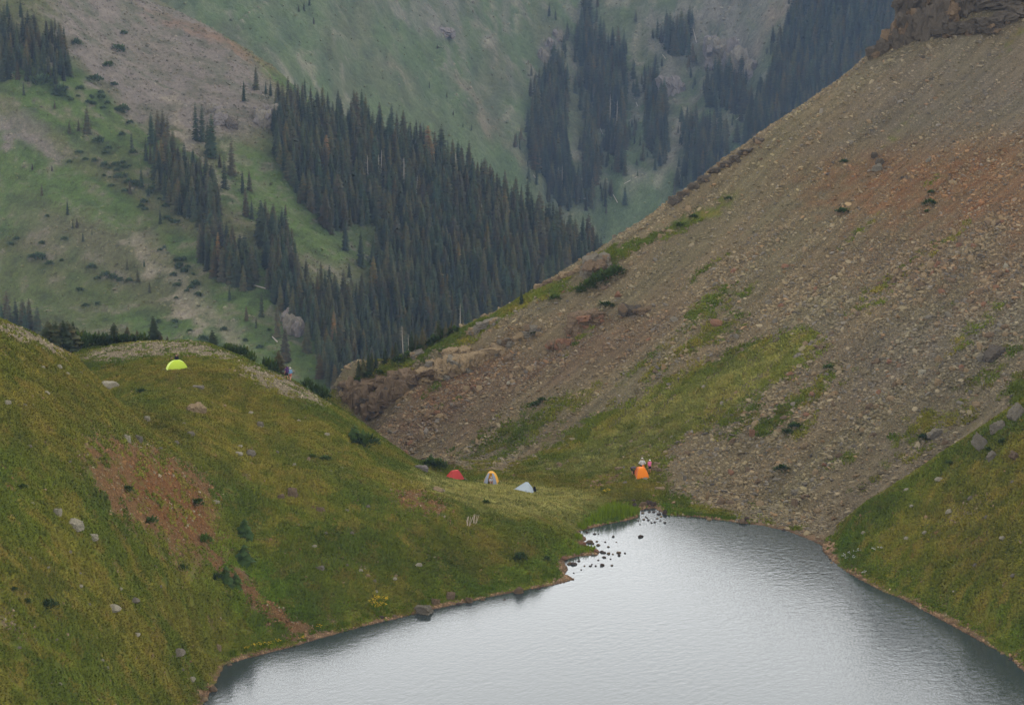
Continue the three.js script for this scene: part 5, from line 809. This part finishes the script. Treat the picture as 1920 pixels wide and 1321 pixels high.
const reedGeos = [0, 1, 2].map((k) => bladeClump(801 + k, 90, 1.0, 0.55, 0.03)), herbGeos = [0, 1].map((k) => bladeClump(821 + k, 70, 0.6, 0.6, 0.05));
function clump(geos, mat, name, x, y, h, s, label, category, group) { const p = near(x, y); if (!p) return null; const m = new THREE.Mesh(geos[Math.floor(rnd() * geos.length)], mat); m.position.set(p[0], p[1], -p[2]); m.scale.set(s, h, s); m.rotation.y = rnd() * 6.3; return put(m, name, label, category, group); }
for (const [x, y, h] of [[1092, 992, 0.5], [1104, 986, 0.7], [1116, 980, 0.8], [1126, 977, 1.1], [1137, 975, 1.2], [1148, 973, 1.3], [1158, 972, 1.2], [1168, 972, 1.1], [1178, 970, 0.9], [1186, 968, 0.8], [1192, 966, 0.7], [1140, 966, 1.1], [1155, 963, 1.1], [1170, 961, 0.9], [1128, 968, 0.9], [1084, 1012, 0.5], [1110, 1034, 0.4], [1096, 1036, 0.4], [1080, 1040, 0.5], [1068, 1042, 0.5]]) clump(reedGeos, reedMat, 'reed_clump', x, y - 3, h * 1.5, 0.95, x > 1120 && y < 1000 ? 'tall bright reed clump at the lake outlet' : 'short reed clump fringing the outlet bay', 'reeds', x > 1120 && y < 1000 ? 'tall reeds at the outlet' : 'short reeds round the bay');
for (let k = 0; k < 26; k++) { const t = k / 25, x = lerp(1255, 1378, t); clump(herbGeos, herbMat, 'herb_clump', x, lerp(960, 974, t) - 2 * rnd(), 0.55 + 0.3 * rnd(), 0.6, 'leafy herb clump fringing the far meadow shore', 'herbs', 'herbs on the far meadow shore'); }
for (let k = 0; k < 40; k++) { const t = k / 39, a = [[440, 1226], [560, 1196], [700, 1158], [860, 1118], [980, 1092], [1050, 1080]], q = t * 4.999, i = q | 0; clump(herbGeos, herbMat, 'herb_clump', lerp(a[i][0], a[i + 1][0], q - i) + 10 * (rnd() - 0.5), lerp(a[i][1], a[i + 1][1], q - i) - 8 * rnd(), 0.5 + 0.4 * rnd(), 0.7, 'leafy herb clump along the near shore bank', 'herbs', 'herbs on the near shore bank'); }
for (let k = 0; k < 30; k++) { const t = k / 29; clump(herbGeos, herbMat, 'herb_clump', lerp(1556, 1900, t), lerp(1032, 1216, t) - 6 * rnd(), 0.4 + 0.3 * rnd(), 0.6, 'leafy herb clump at the foot of the right bank', 'herbs', 'herbs at the foot of the right bank'); }
function flowers(seed, n, size, spread, h) { const r = rngOf(seed), T = []; for (let k = 0; k < n; k++) { const a = r() * 6.3, d = Math.sqrt(r()) * spread, x = Math.cos(a) * d, z = Math.sin(a) * d, y = h * (0.5 + 0.6 * r()), s = size * (0.6 + 0.6 * r()), t = r() * 6; for (let i = 0; i < 5; i++) { const b = t + i * 1.257; T.push(x, y, z, x + Math.cos(b) * s, y + s * 0.35, z + Math.sin(b) * s, x + Math.cos(b + 1) * s, y + s * 0.35, z + Math.sin(b + 1) * s); } } return soup(T); }
function flowering(x, y, n, h, s, mat, label, group) { const p = near(x, y); if (!p) return; const g = new THREE.Group(); g.position.set(p[0], p[1], -p[2]); part('leaves', herbGeos[Math.floor(rnd() * 2)], herbMat, g).scale.set(s, h, s); part('blossom', flowers(Math.floor(rnd() * 1e6), n, 0.07, 0.5 * s, h * 0.75), mat, g); put(g, 'flowering_plant', label, 'flowers', group); }
[[697, 1135], [708, 1128], [718, 1140], [704, 1142], [722, 1130]].forEach(([x, y]) => flowering(x, y, 26, 0.8, 0.8, yellowMat, 'tall yellow flowering plant on the near shore bank', 'yellow flowers on the near bank'));
[[462, 1218], [476, 1214], [490, 1212], [504, 1210], [520, 1206], [566, 1200], [600, 1178]].forEach(([x, y]) => flowering(x, y, 12, 0.5, 0.7, yellowMat, 'low yellow flowers beside the sandy shore', 'low yellow shore flowers'));
[[1134, 924], [1140, 922]].forEach(([x, y]) => flowering(x, y, 14, 0.5, 0.6, yellowMat, 'yellow flowers on the meadow behind the reeds', 'yellow meadow flowers'));
[[1582, 1044], [1594, 1040], [1604, 1036], [1600, 1048], [1612, 1034], [1640, 1032], [1652, 1030], [1622, 1076], [1590, 1050]].forEach(([x, y]) => flowering(x, y, 9, 0.4, 0.7, whiteMat, 'white flowering clump low on the right bank', 'white flowers on the right bank'));
const stalkGeo = (() => { const r = rngOf(17), parts = []; for (let k = 0; k < 7; k++) { const h = 0.7 + 0.5 * r(), c = new THREE.CylinderGeometry(0.02, 0.03, h, 5); c.translate(0, h / 2, 0); c.rotateZ((r() - 0.5) * 0.7); c.rotateX((r() - 0.5) * 0.5); c.translate((r() - 0.5) * 0.5, 0, (r() - 0.5) * 0.4); parts.push(c); } return mergeGeometries(parts); })();
[[878, 986, 'left tuft of bare pinkish stalks on the bank brow'], [890, 982, 'right tuft of bare pinkish stalks on the bank brow']].forEach(([x, y, l]) => { const p = near(x, y), m = new THREE.Mesh(stalkGeo, stalkMat); m.position.set(p[0], p[1], -p[2]); put(m, 'dry_plant', l, 'dry plant'); });
// ---------------------------------------------------------------- tents
// a fabric panel between two poles: bottom edge b0-b1, top edge t0-t1, arched by "arc", sagging inwards by "sag"
function panel(b0, b1, t0, t1, arc, sag, a0 = 0, a1 = 1, v0 = 0, v1 = 1, na = 8, nv = 9) {
  const P = [], I = [], out = V(0, 0, 0); const c = b0.clone().add(b1).multiplyScalar(0.5); out.set(c.x, 0, c.z).normalize();
  for (let j = 0; j <= nv; j++) for (let i = 0; i <= na; i++) {
    const a = lerp(a0, a1, i / na), v = lerp(v0, v1, j / nv), B = b0.clone().lerp(b1, a), Tt = t0.clone().lerp(t1, a), f = lerp(v, 1 - Math.cos(v * Math.PI / 2), arc), g = lerp(v, Math.sin(v * Math.PI / 2), arc);
    const p = V(lerp(B.x, Tt.x, f), lerp(B.y, Tt.y, g), lerp(B.z, Tt.z, f)); p.addScaledVector(out, -sag * Math.sin(Math.PI * a) * Math.sin(Math.PI * Math.min(1, v * 1.1))); P.push(p.x, p.y, p.z);
  }
  for (let j = 0; j < nv; j++) for (let i = 0; i < na; i++) { const k = j * (na + 1) + i; I.push(k, k + 1, k + na + 2, k, k + na + 2, k + na + 1); }
  const g = new THREE.BufferGeometry(); g.setAttribute('position', new THREE.Float32BufferAttribute(P, 3)); g.setIndex(I); g.computeVertexNormals(); return g;
}
function seam(b, t, arc, r = 0.014) { const pts = []; for (let k = 0; k <= 10; k++) { const v = k / 10; pts.push(V(lerp(b.x, t.x, lerp(v, 1 - Math.cos(v * Math.PI / 2), arc)), lerp(b.y, t.y, lerp(v, Math.sin(v * Math.PI / 2), arc)), lerp(b.z, t.z, lerp(v, 1 - Math.cos(v * Math.PI / 2), arc)))); } return new THREE.TubeGeometry(new THREE.CatmullRomCurve3(pts), 14, r, 5); }
const fabric = (r, g, b) => { const m = new THREE.MeshPhysicalMaterial({ roughness: 0.62, side: THREE.DoubleSide, transmission: 0.12, thickness: 0, specularIntensity: 0.25 }); m.color.setRGB(...lin(r, g, b).map((c) => c / 1.75)); return m; };
const darkCloth = std(alb(30, 30, 34), 0.9), poleMat = std([0.3, 0.3, 0.31], 0.35, { metalness: 0.8 }), floorMat = std(alb(74, 70, 68), 0.9, { side: THREE.DoubleSide }), guyMat = std([0.5, 0.5, 0.48], 0.8);
function tent(px, py, turn, { bx, bz, top, h, arc, sag, colors, skip = [], tail }, label) {
  const p = near(px, py), g = new THREE.Group(); g.position.set(p[0], p[1] + 0.02, -p[2]); g.rotation.y = turn;
  const C = [V(-bx, 0, bz), V(bx, 0, bz), V(bx, 0, -bz), V(-bx, 0, -bz)]; if (tail) C.forEach((c, i) => c.add(V(...tail[i])));
  const Tp = [V(-top[0], h, top[1]), V(top[0], h, top[1]), V(top[0], h, -top[1]), V(-top[0], h, -top[1])];
  if (top[2]) Tp.forEach((t) => { t.x += top[2]; });
  // the ground under it is not level: pegs follow the turf
  const cs = Math.cos(turn), sn = Math.sin(turn); C.forEach((c) => { const wx = p[0] + c.x * cs + c.z * sn, wz = -p[2] - c.x * sn + c.z * cs; c.y = clamp(H(wx, -wz) - p[1], -0.25, 0.25); });
  const names = ['front_panel', 'side_panel', 'back_panel', 'side_panel'];
  for (let k = 0; k < 4; k++) if (!skip.includes(k)) part(names[k], panel(C[k], C[(k + 1) % 4], Tp[k], Tp[(k + 1) % 4], arc, sag), colors[k], g);
  if (top[0] * top[1] > 0 || top[0] > 0) part('roof_panel', panel(Tp[0].clone().setY(h - 0.004), Tp[1].clone().setY(h - 0.004), Tp[3].clone().setY(h - 0.004), Tp[2].clone().setY(h - 0.004), 0, 0, 0, 1, 0, 1, 4, 3), colors[4] ?? colors[0], g);
  for (let k = 0; k < 4; k++) part('pole', seam(C[k], Tp[k], arc), colors[5] ?? poleMat, g);
  part('groundsheet', panel(C[0].clone().setY(C[0].y + 0.03), C[1].clone().setY(C[1].y + 0.03), C[3].clone().setY(C[3].y + 0.03), C[2].clone().setY(C[2].y + 0.03), 0, 0, 0, 1, 0, 1, 3, 3), floorMat, g);
  for (let k = 0; k < 4; k++) { const c = C[k], out = V(c.x, 0, c.z).normalize(), a = c.clone().lerp(Tp[k], 0.3), b = c.clone().addScaledVector(out, 0.55); b.y -= 0.02; part('guy_line', new THREE.TubeGeometry(new THREE.LineCurve3(a, b), 1, 0.006, 4), guyMat, g); }
  put(g, 'tent', label, 'tent'); return { g, C, Tp };
}
const F = { red: fabric(230, 82, 70), redDeep: fabric(186, 60, 54), redTrim: fabric(170, 40, 44), yellow: fabric(236, 176, 66), grey: fabric(150, 156, 168), pale: fabric(190, 200, 206), paleB: fabric(172, 184, 194), orange: fabric(236, 128, 22), orangeB: fabric(214, 104, 16), lime: fabric(182, 204, 62), limeB: fabric(194, 214, 78) };
const redTent = tent(853, 901, 0.55, { bx: 0.98, bz: 0.75, top: [0.42, 0.1], h: 1.3, arc: 0.2, sag: 0.05, colors: [F.redDeep, F.red, F.redDeep, F.red, F.red, F.redTrim] }, 'red dome tent, leftmost of three on the meadow');
part('vent', panel(V(-0.18, 1.12, 0.2), V(0.18, 1.12, 0.2), V(-0.1, 1.21, 0.1), V(0.1, 1.21, 0.1), 0, 0, 0, 1, 0, 1, 2, 2), F.redTrim, redTent.g.children.find((c) => c.name === 'front_panel'));
{
  const y = tent(921, 906, -0.1, { bx: 0.82, bz: 1.0, top: [0.1, 0.12], h: 1.5, arc: 0.72, sag: 0.03, skip: [0], colors: [F.grey, F.yellow, F.yellow, F.yellow, F.yellow, F.yellow] }, 'yellow and grey tent with open door between the red and pale tents'), [a, b] = y.C, [s, t] = y.Tp;
  part('door_flap', panel(a, b, s, t, 0.72, 0.03, 0, 0.3, 0, 0.78), F.grey, y.g, 'grey tied-back left door flap'); part('door_flap', panel(a, b, s, t, 0.72, 0.03, 0.7, 1, 0, 0.78), F.grey, y.g, 'grey tied-back right door flap');
  part('front_panel', panel(a, b, s, t, 0.72, 0.03, 0, 1, 0.78, 1), F.yellow, y.g); part('inner_wall', panel(a.clone().add(V(0.1, 0.03, -0.5)), b.clone().add(V(-0.1, 0.03, -0.5)), s.clone().add(V(0, -0.1, -0.3)), t.clone().add(V(0, -0.1, -0.3)), 0.72, 0, 0, 1, 0.35, 1), F.yellow, y.g, 'yellow inner wall behind the open door');
}
const paleTent = tent(985, 922, -0.16, { bx: 0.95, bz: 0.75, top: [0.14, 0.03, 0.18], h: 1.2, arc: 0.12, sag: 0.06, tail: [[-0.5, 0, -0.3], [0.05, 0, 0.1], [0.1, 0, 0], [-0.3, 0, 0.1]], colors: [F.pale, F.paleB, F.pale, F.paleB, F.pale, F.paleB] }, 'pale grey pyramid tent nearest the lake on the meadow');
part('logo_patch', panel(V(0.12, 0.3, 0.655), V(0.24, 0.3, 0.655), V(0.12, 0.35, 0.625), V(0.24, 0.35, 0.625), 0, 0, 0, 1, 0, 1, 1, 1), darkCloth, paleTent.g.children.find((c) => c.name === 'front_panel'));
const orangeTent = tent(1203, 893, 0.12, { bx: 0.74, bz: 0.95, top: [0.3, 0.36, -0.06], h: 1.14, arc: 0.75, sag: 0.05, colors: [F.orange, F.orangeB, F.orange, F.orangeB, F.orange, F.orangeB] }, 'orange tent with people around it at the foot of the scree');
part('raised_flap', panel(V(0.1, 1.0, -0.6), V(0.5, 0.95, -0.5), V(0.22, 1.32, -0.5), V(0.36, 1.3, -0.45), 0, 0, 0, 1, 0, 1, 3, 3), F.orange, orangeTent.g);
tent(331, 692, 0.28, { bx: 1.22, bz: 0.72, top: [0.16, 0.05], h: 1.12, arc: 0.8, sag: 0.04, colors: [F.lime, F.limeB, F.lime, F.limeB, F.limeB, F.limeB] }, 'lime green dome tent alone on top of the grassy hill');
// gear
const packGeo = (() => { const parts = [[0.17, 0.3, 0.13, 0, 0.32, 0], [0.15, 0.1, 0.13, 0, 0.66, 0.01], [0.11, 0.15, 0.07, 0, 0.25, 0.16]].map(([x, y, z, a, b, c]) => { const g = new THREE.IcosahedronGeometry(1, 3); const p = g.attributes.position; for (let i = 0; i < p.count; i++) { const v = V(p.getX(i), p.getY(i), p.getZ(i)), k = Math.pow(Math.abs(v.x) ** 4 + Math.abs(v.y) ** 4 + Math.abs(v.z) ** 4, -0.25); p.setXYZ(i, v.x * k * x + a, v.y * k * y + b, v.z * k * z + c); } return mergeVertices(g); }); const m = mergeGeometries(parts.map((g) => { g.deleteAttribute('uv'); g.deleteAttribute('normal'); return g; })); m.computeVertexNormals(); return m; })();
function pack(x, y, s, mat, label, turn = 0) { const p = near(x, y), g = new THREE.Group(); g.position.set(p[0], p[1] - 0.02, -p[2]); g.scale.setScalar(s); g.rotation.set(-0.15, turn, 0.1); const bag = part('bag', packGeo, mat, g); for (const k of [-0.08, 0.08]) part('strap', new THREE.TorusGeometry(0.16, 0.018, 5, 12, Math.PI).rotateY(Math.PI / 2).translate(k, 0.4, -0.12), darkCloth, bag); put(g, 'backpack', label, 'backpack'); }
pack(1003, 923, 0.95, darkCloth, 'black backpack standing right of the pale grey tent', 0.5);
pack(1190, 889, 0.75, darkCloth, 'black backpack between the bending person and the orange tent', 0.2);
pack(1170, 879, 0.5, std(alb(120, 116, 112)), 'small grey bag on the grass left of the bending person', 1);
pack(872, 902, 0.4, std(alb(92, 44, 44)), 'small dark red bag beside the red tent', 1.2);
// ---------------------------------------------------------------- people: bodies meshed from a skeleton
const capsule = (p, a, b, ra, rb) => { const bx = b[0] - a[0], by = b[1] - a[1], bz = b[2] - a[2], px = p[0] - a[0], py = p[1] - a[1], pz = p[2] - a[2], t = clamp((px * bx + py * by + pz * bz) / (bx * bx + by * by + bz * bz + 1e-9)), x = px - bx * t, y = py - by * t, z = pz - bz * t; return Math.sqrt(x * x + y * y + z * z) - (ra + (rb - ra) * t); };
const smin = (a, b, k) => { const h = Math.max(k - Math.abs(a - b), 0) / k; return Math.min(a, b) - h * h * k * 0.25; };
const sdfOf = (bones, k = 0.04) => (p) => { let d = 9; for (const b of bones) d = smin(d, capsule(p, b[0], b[1], b[2], b[3]), k); return d; };
function blob(sdf, lo, hi, cell) {
  const size = Math.max(hi[0] - lo[0], hi[1] - lo[1], hi[2] - lo[2]) + 6 * cell, N = Math.ceil(size / cell), c = [0, 1, 2].map((k) => (lo[k] + hi[k]) / 2), mc = new MarchingCubes(N, new THREE.MeshBasicMaterial(), false, false, 60000), p = [0, 0, 0], half = size / 2;
  mc.isolation = 0; mc.field.fill(-1);
  for (let z = 0; z < N; z++) { p[2] = c[2] + half * (z - N / 2) / (N / 2); if (p[2] < lo[2] - 2 * cell || p[2] > hi[2] + 2 * cell) continue; for (let y = 0; y < N; y++) { p[1] = c[1] + half * (y - N / 2) / (N / 2); if (p[1] < lo[1] - 2 * cell || p[1] > hi[1] + 2 * cell) continue; for (let x = 0; x < N; x++) { p[0] = c[0] + half * (x - N / 2) / (N / 2); if (p[0] < lo[0] - 2 * cell || p[0] > hi[0] + 2 * cell) continue; mc.field[x + y * N + z * N * N] = -sdf(p); } } }
  mc.update();
  const g = new THREE.BufferGeometry(), n = mc.count; g.setAttribute('position', new THREE.BufferAttribute(mc.positionArray.slice(0, n * 3), 3)); g.setAttribute('normal', new THREE.BufferAttribute(mc.normalArray.slice(0, n * 3), 3)); g.scale(half, half, half); g.translate(...c); return g;
}
const bounds = (bones, m = 0.03) => { const lo = [9, 9, 9], hi = [-9, -9, -9]; for (const [a, b, ra, rb] of bones) for (const [q, r] of [[a, ra], [b, rb]]) for (let k = 0; k < 3; k++) { lo[k] = Math.min(lo[k], q[k] - r - m); hi[k] = Math.max(hi[k], q[k] + r + m); } return [lo, hi]; };
const lerpP = (a, b, t) => a.map((v, i) => v + (b[i] - v) * t);
const STAND = { head: [0, 1.61, 0.02], neck: [0, 1.45, 0], chest: [0, 1.29, 0], belly: [0, 1.09, 0], pelvis: [0, 0.95, 0], shL: [0.175, 1.4, 0], elL: [0.23, 1.13, -0.03], wrL: [0.25, 0.89, 0.04], shR: [-0.175, 1.4, 0], elR: [-0.23, 1.13, -0.03], wrR: [-0.25, 0.89, 0.04], hipL: [0.09, 0.92, 0], knL: [0.1, 0.5, 0.02], anL: [0.1, 0.09, -0.02], hipR: [-0.09, 0.92, 0], knR: [-0.1, 0.5, 0.02], anR: [-0.1, 0.09, -0.02], look: [0, 0, 1] };
function person(pose, look) {
  const J = { ...STAND, ...pose }, g = new THREE.Group(), toe = (a, s) => J['toe' + s] ?? [a[0] * 1.15, a[1] - 0.06, a[2] + 0.15];
  const torso = [[J.chest, J.belly, 0.125, 0.115], [J.belly, J.pelvis, 0.115, 0.125], [J.chest, J.neck, 0.115, 0.055], [J.shL, J.chest, 0.06, 0.1], [J.shR, J.chest, 0.06, 0.1], [lerpP(J.shL, J.chest, 0.4), lerpP(J.hipL, J.pelvis, 0.4), 0.09, 0.09], [lerpP(J.shR, J.chest, 0.4), lerpP(J.hipR, J.pelvis, 0.4), 0.09, 0.09]];
  const arms = ['L', 'R'].flatMap((s) => [[J['sh' + s], J['el' + s], 0.052, 0.042], [J['el' + s], J['wr' + s], 0.042, 0.028]]);
  const legs = ['L', 'R'].flatMap((s) => [[J['hip' + s], J['kn' + s], 0.088, 0.056], [J['kn' + s], J['an' + s], 0.058, 0.036], [J['an' + s], toe(J['an' + s], s), 0.04, 0.034]]);
  const up = V(...J.head).sub(V(...J.neck)).normalize(), f = V(...J.look).normalize(), side = new THREE.Vector3().crossVectors(up, f).normalize(), fw = new THREE.Vector3().crossVectors(side, up).normalize(), hd = V(...J.head);
  const at = (x, y, z) => { const v = hd.clone().addScaledVector(side, x).addScaledVector(up, y).addScaledVector(fw, z); return [v.x, v.y, v.z]; };
  const skull = [[at(0, 0.045, -0.015), at(0, 0.03, 0.01), 0.085, 0.083], [at(0, -0.03, 0.02), at(0, -0.075, 0.045), 0.066, 0.042], [at(0, 0.0, 0.075), at(0, -0.03, 0.1), 0.012, 0.017], [at(0.08, -0.005, -0.01), at(0.083, 0.025, -0.018), 0.014, 0.016], [at(-0.08, -0.005, -0.01), at(-0.083, 0.025, -0.018), 0.014, 0.016], [at(-0.02, -0.058, 0.075), at(0.02, -0.058, 0.075), 0.013, 0.013], [at(0, -0.09, -0.02), J.neck, 0.052, 0.056]];
  const all = [...torso, ...arms, ...legs, [J.neck, at(0, -0.05, -0.01), 0.056, 0.055]];
  const pieces = [blob(sdfOf(all, 0.05), ...bounds(all), 0.024), blob(sdfOf(skull, 0.02), ...bounds(skull), 0.012)];
  for (const s of ['L', 'R']) { // hands: palm, four fingers and a thumb, slightly curled
    const w = V(...J['wr' + s]), d = w.clone().sub(V(...J['el' + s])).normalize(), out = V(s === 'L' ? 1 : -1, 0, 0.3).normalize(), across = new THREE.Vector3().crossVectors(d, out).normalize(), flat = new THREE.Vector3().crossVectors(across, d).normalize(), q = (a, b, c) => { const v = w.clone().addScaledVector(d, a).addScaledVector(across, b).addScaledVector(flat, c); return [v.x, v.y, v.z]; }, bones = [[q(0, 0, 0), q(0.08, -0.018, 0), 0.026, 0.022], [q(0, 0, 0), q(0.08, 0.018, 0), 0.026, 0.022]];
    [[-0.03, 0.07], [-0.01, 0.082], [0.011, 0.078], [0.031, 0.06]].forEach(([b, L]) => { const k = q(0.085 + L * 0.5, b * 1.15, -0.012); bones.push([q(0.075, b, 0), k, 0.0105, 0.0095], [k, q(0.085 + L * 0.85, b * 1.15, -0.04), 0.0095, 0.008]); });
    const tk = q(0.055, -0.055, -0.015); bones.push([q(0.02, -0.022, 0), tk, 0.013, 0.011], [tk, q(0.085, -0.06, -0.035), 0.011, 0.009]);
    pieces.push(blob(sdfOf(bones, 0.008), ...bounds(bones, 0.01), 0.0065));
  }
  part('body', mergeGeometries(pieces), look.skin, g);
  const grow = (bones, r) => bones.map(([a, b, x, y]) => [a, b, x + r, y + r]);
  if (look.shirt) { const b = grow([...torso, ...arms.filter((_, i) => look.sleeves ? true : i % 2 === 0).map(([a, c, x, y]) => look.sleeves ? [a, c, x, y] : [a, lerpP(a, c, 0.7), x, y])], 0.02); part('shirt', blob(sdfOf(b, 0.05), ...bounds(b), 0.022), look.shirt, g); }
  if (look.shorts) { const b = grow([[J.belly, J.pelvis, 0.1, 0.12], ...legs.filter((_, i) => i % 3 === 0).map(([a, c, x, y]) => [a, lerpP(a, c, look.long ? 1 : 0.62), x, lerp(x, y, look.long ? 1 : 0.62)]), ...(look.long ? legs.filter((_, i) => i % 3 === 1) : [])], 0.026); part(look.long ? 'trousers' : 'shorts', blob(sdfOf(b, 0.05), ...bounds(b), 0.022), look.shorts, g); }
  for (const s of ['L', 'R']) { const a = J['an' + s], b = grow([[lerpP(a, toe(a, s), -0.15), toe(a, s), 0.042, 0.036]], 0.014); part('shoe', blob(sdfOf(b), ...bounds(b), 0.014), look.shoes ?? darkCloth, g); }
  const m = new THREE.Matrix4().makeBasis(side, up, fw).setPosition(hd);
  part('hair', new THREE.SphereGeometry(0.1, 14, 10, 0, 6.3, 0, 1.75).rotateX(-0.45).translate(0, 0.04, -0.018).applyMatrix4(m), look.hair ?? hairMat, g);
  for (const k of [-0.032, 0.032]) part('eye', new THREE.SphereGeometry(0.011, 8, 6).translate(k, 0.012, 0.083).applyMatrix4(m), darkCloth, g);
  if (look.hat) { const h = look.brim ? new THREE.LatheGeometry([[0.19, 0.055], [0.12, 0.062], [0.104, 0.07], [0.1, 0.12], [0.06, 0.155], [0, 0.16]].map(([x, y]) => new THREE.Vector2(x, y)), 20) : mergeGeometries([new THREE.SphereGeometry(0.106, 16, 8, 0, 6.3, 0, 1.4).translate(0, 0.055, -0.01), new THREE.CylinderGeometry(0.085, 0.085, 0.012, 14, 1, false, -1.2, 2.4).translate(0, 0.06, 0.08)]); part('hat', h.applyMatrix4(m), look.hat, g); }
  return g;
}
const skinMat = std(alb(190, 140, 112), 0.65), tanSkin = std(alb(172, 122, 92), 0.65), hairMat = std(alb(58, 44, 34), 0.9), cloth = (r, g, b) => std(alb(r, g, b), 0.9, { side: THREE.DoubleSide });
function stand(px, py, turn, s, pose, look, label, lift = 0, name = 'person') { const p = near(px, py), g = person(pose, look); g.position.set(p[0], p[1] + lift, -p[2]); g.rotation.y = turn; g.scale.setScalar(s); return put(g, name, label, 'person'); }
stand(921, 907, 0, 1, { pelvis: [0, 0.15, 0], belly: [0, 0.28, 0.02], chest: [0, 0.47, 0.06], neck: [0, 0.63, 0.1], head: [0, 0.78, 0.14], shL: [0.17, 0.57, 0.09], shR: [-0.17, 0.57, 0.09], elL: [0.24, 0.34, 0.2], elR: [-0.24, 0.34, 0.2], wrL: [0.12, 0.3, 0.4], wrR: [-0.1, 0.3, 0.4], hipL: [0.09, 0.13, 0.03], hipR: [-0.09, 0.13, 0.03], knL: [0.17, 0.46, 0.38], knR: [-0.12, 0.42, 0.4], anL: [0.2, 0.09, 0.62], anR: [-0.08, 0.09, 0.66] }, { skin: skinMat, shirt: cloth(228, 222, 214), shorts: cloth(70, 60, 60), hat: cloth(214, 206, 196) }, 'person in a white shirt sitting in the yellow tent\'s doorway', 0.02);
const hips = { elL: [0.36, 1.15, -0.1], wrL: [0.17, 1.0, 0.04], elR: [-0.36, 1.15, -0.1], wrR: [-0.17, 1.0, 0.04] };
stand(1204, 886, Math.PI, 1.06, hips, { skin: tanSkin, shirt: cloth(190, 188, 182), sleeves: true, shorts: cloth(44, 42, 44), hat: cloth(214, 206, 192), brim: true }, 'person in a brimmed hat and grey shirt, hands on hips, behind the orange tent');
stand(1218, 887, 0.5, 0.98, { wrL: [0.24, 0.9, 0.08], anL: [0.1, 0.09, 0.06] }, { skin: tanSkin, shirt: cloth(214, 112, 146), shorts: cloth(40, 38, 44), hat: cloth(236, 232, 226) }, 'person in a pink top and white cap standing right of the orange tent');
stand(1186, 891, Math.PI / 2, 1, { pelvis: [0, 0.9, -0.14], belly: [0, 0.98, 0], chest: [0, 1.02, 0.2], neck: [0, 0.98, 0.37], head: [0, 0.9, 0.5], look: [0, -0.8, 0.4], shL: [0.17, 1.0, 0.3], shR: [-0.17, 1.0, 0.3], elL: [0.2, 0.76, 0.4], elR: [-0.2, 0.76, 0.4], wrL: [0.12, 0.54, 0.46], wrR: [-0.12, 0.54, 0.46], hipL: [0.09, 0.88, -0.12], hipR: [-0.09, 0.88, -0.12], knL: [0.1, 0.48, -0.04] }, { skin: tanSkin, shirt: cloth(96, 88, 90), sleeves: true, shorts: cloth(60, 54, 56) }, 'person bending over beside the left of the orange tent');
const step = { knL: [0.1, 0.52, 0.16], anL: [0.1, 0.09, 0.22], knR: [-0.1, 0.5, -0.04], anR: [-0.1, 0.11, -0.24], elL: [0.24, 1.15, -0.14], wrL: [0.22, 0.95, -0.02], elR: [-0.24, 1.15, 0.06], wrR: [-0.2, 1.02, 0.25] };
const hikerA = stand(537, 713, -2.5, 1.02, step, { skin: tanSkin, shirt: cloth(84, 62, 96), shorts: cloth(34, 34, 38) }, 'hiker with a purple backpack and black shorts on the ridge');
stand(544, 711, 2.9, 0.97, { ...step, wrR: [-0.18, 0.95, 0.2] }, { skin: skinMat, shirt: cloth(112, 148, 176), sleeves: true, shorts: cloth(168, 96, 84), hat: cloth(226, 222, 214), brim: true }, 'hiker in a blue shirt and white hat on the ridge');
{ const g = new THREE.Group(); g.position.copy(hikerA.position); g.rotation.copy(hikerA.rotation); const bag = part('bag', packGeo.clone().translate(0, 0.98, -0.26), cloth(78, 54, 92), g); for (const k of [-0.1, 0.1]) part('strap', new THREE.TorusGeometry(0.17, 0.02, 5, 12, Math.PI * 1.1).rotateY(Math.PI / 2).rotateX(0.2).translate(k, 1.32, 0), darkCloth, bag); put(g, 'backpack', 'purple backpack worn by the left hiker on the ridge', 'backpack'); }
stand(331, 684, 0.2, 0.94, { pelvis: [0, 0.55, 0], belly: [0, 0.68, 0.03], chest: [0, 0.88, 0.08], neck: [0, 1.04, 0.13], head: [0, 1.2, 0.17], shL: [0.17, 0.98, 0.1], shR: [-0.17, 0.98, 0.1], elL: [0.23, 0.74, 0.2], elR: [-0.23, 0.74, 0.2], wrL: [0.15, 0.62, 0.4], wrR: [-0.15, 0.62, 0.4], hipL: [0.09, 0.52, 0], hipR: [-0.09, 0.52, 0], knL: [0.12, 0.1, 0.14], knR: [-0.12, 0.1, 0.14], anL: [0.11, 0.08, -0.26], anR: [-0.11, 0.08, -0.26], toeL: [0.11, 0.04, -0.38], toeR: [-0.11, 0.04, -0.38] }, { skin: tanSkin, shirt: cloth(40, 38, 40), sleeves: true, shorts: cloth(52, 48, 46), long: true }, 'person mostly hidden behind the lime tent, only a dark top showing', 0.12);
// small sets of look-alikes are told apart by their order across the view
{
  const sets = new Map();
  for (const o of scene.children) if (o.userData.group) { const k = o.userData.group + '|' + o.userData.label; sets.has(k) ? sets.get(k).push(o) : sets.set(k, [o]); }
  const nth = ['first', 'second', 'third', 'fourth', 'fifth', 'sixth', 'seventh', 'eighth', 'ninth', 'tenth'];
  for (const l of sets.values()) if (l.length > 1 && l.length <= 10 && l[0].userData.label.split(' ').length <= 12) { l.sort((a, b) => a.position.x / a.position.z < b.position.x / b.position.z ? 1 : -1); const base = l[0].userData.label; l.forEach((o, i) => { o.userData.label = `${base}, ${nth[i]} from the left`; }); }
}
renderer.render(scene, camera);
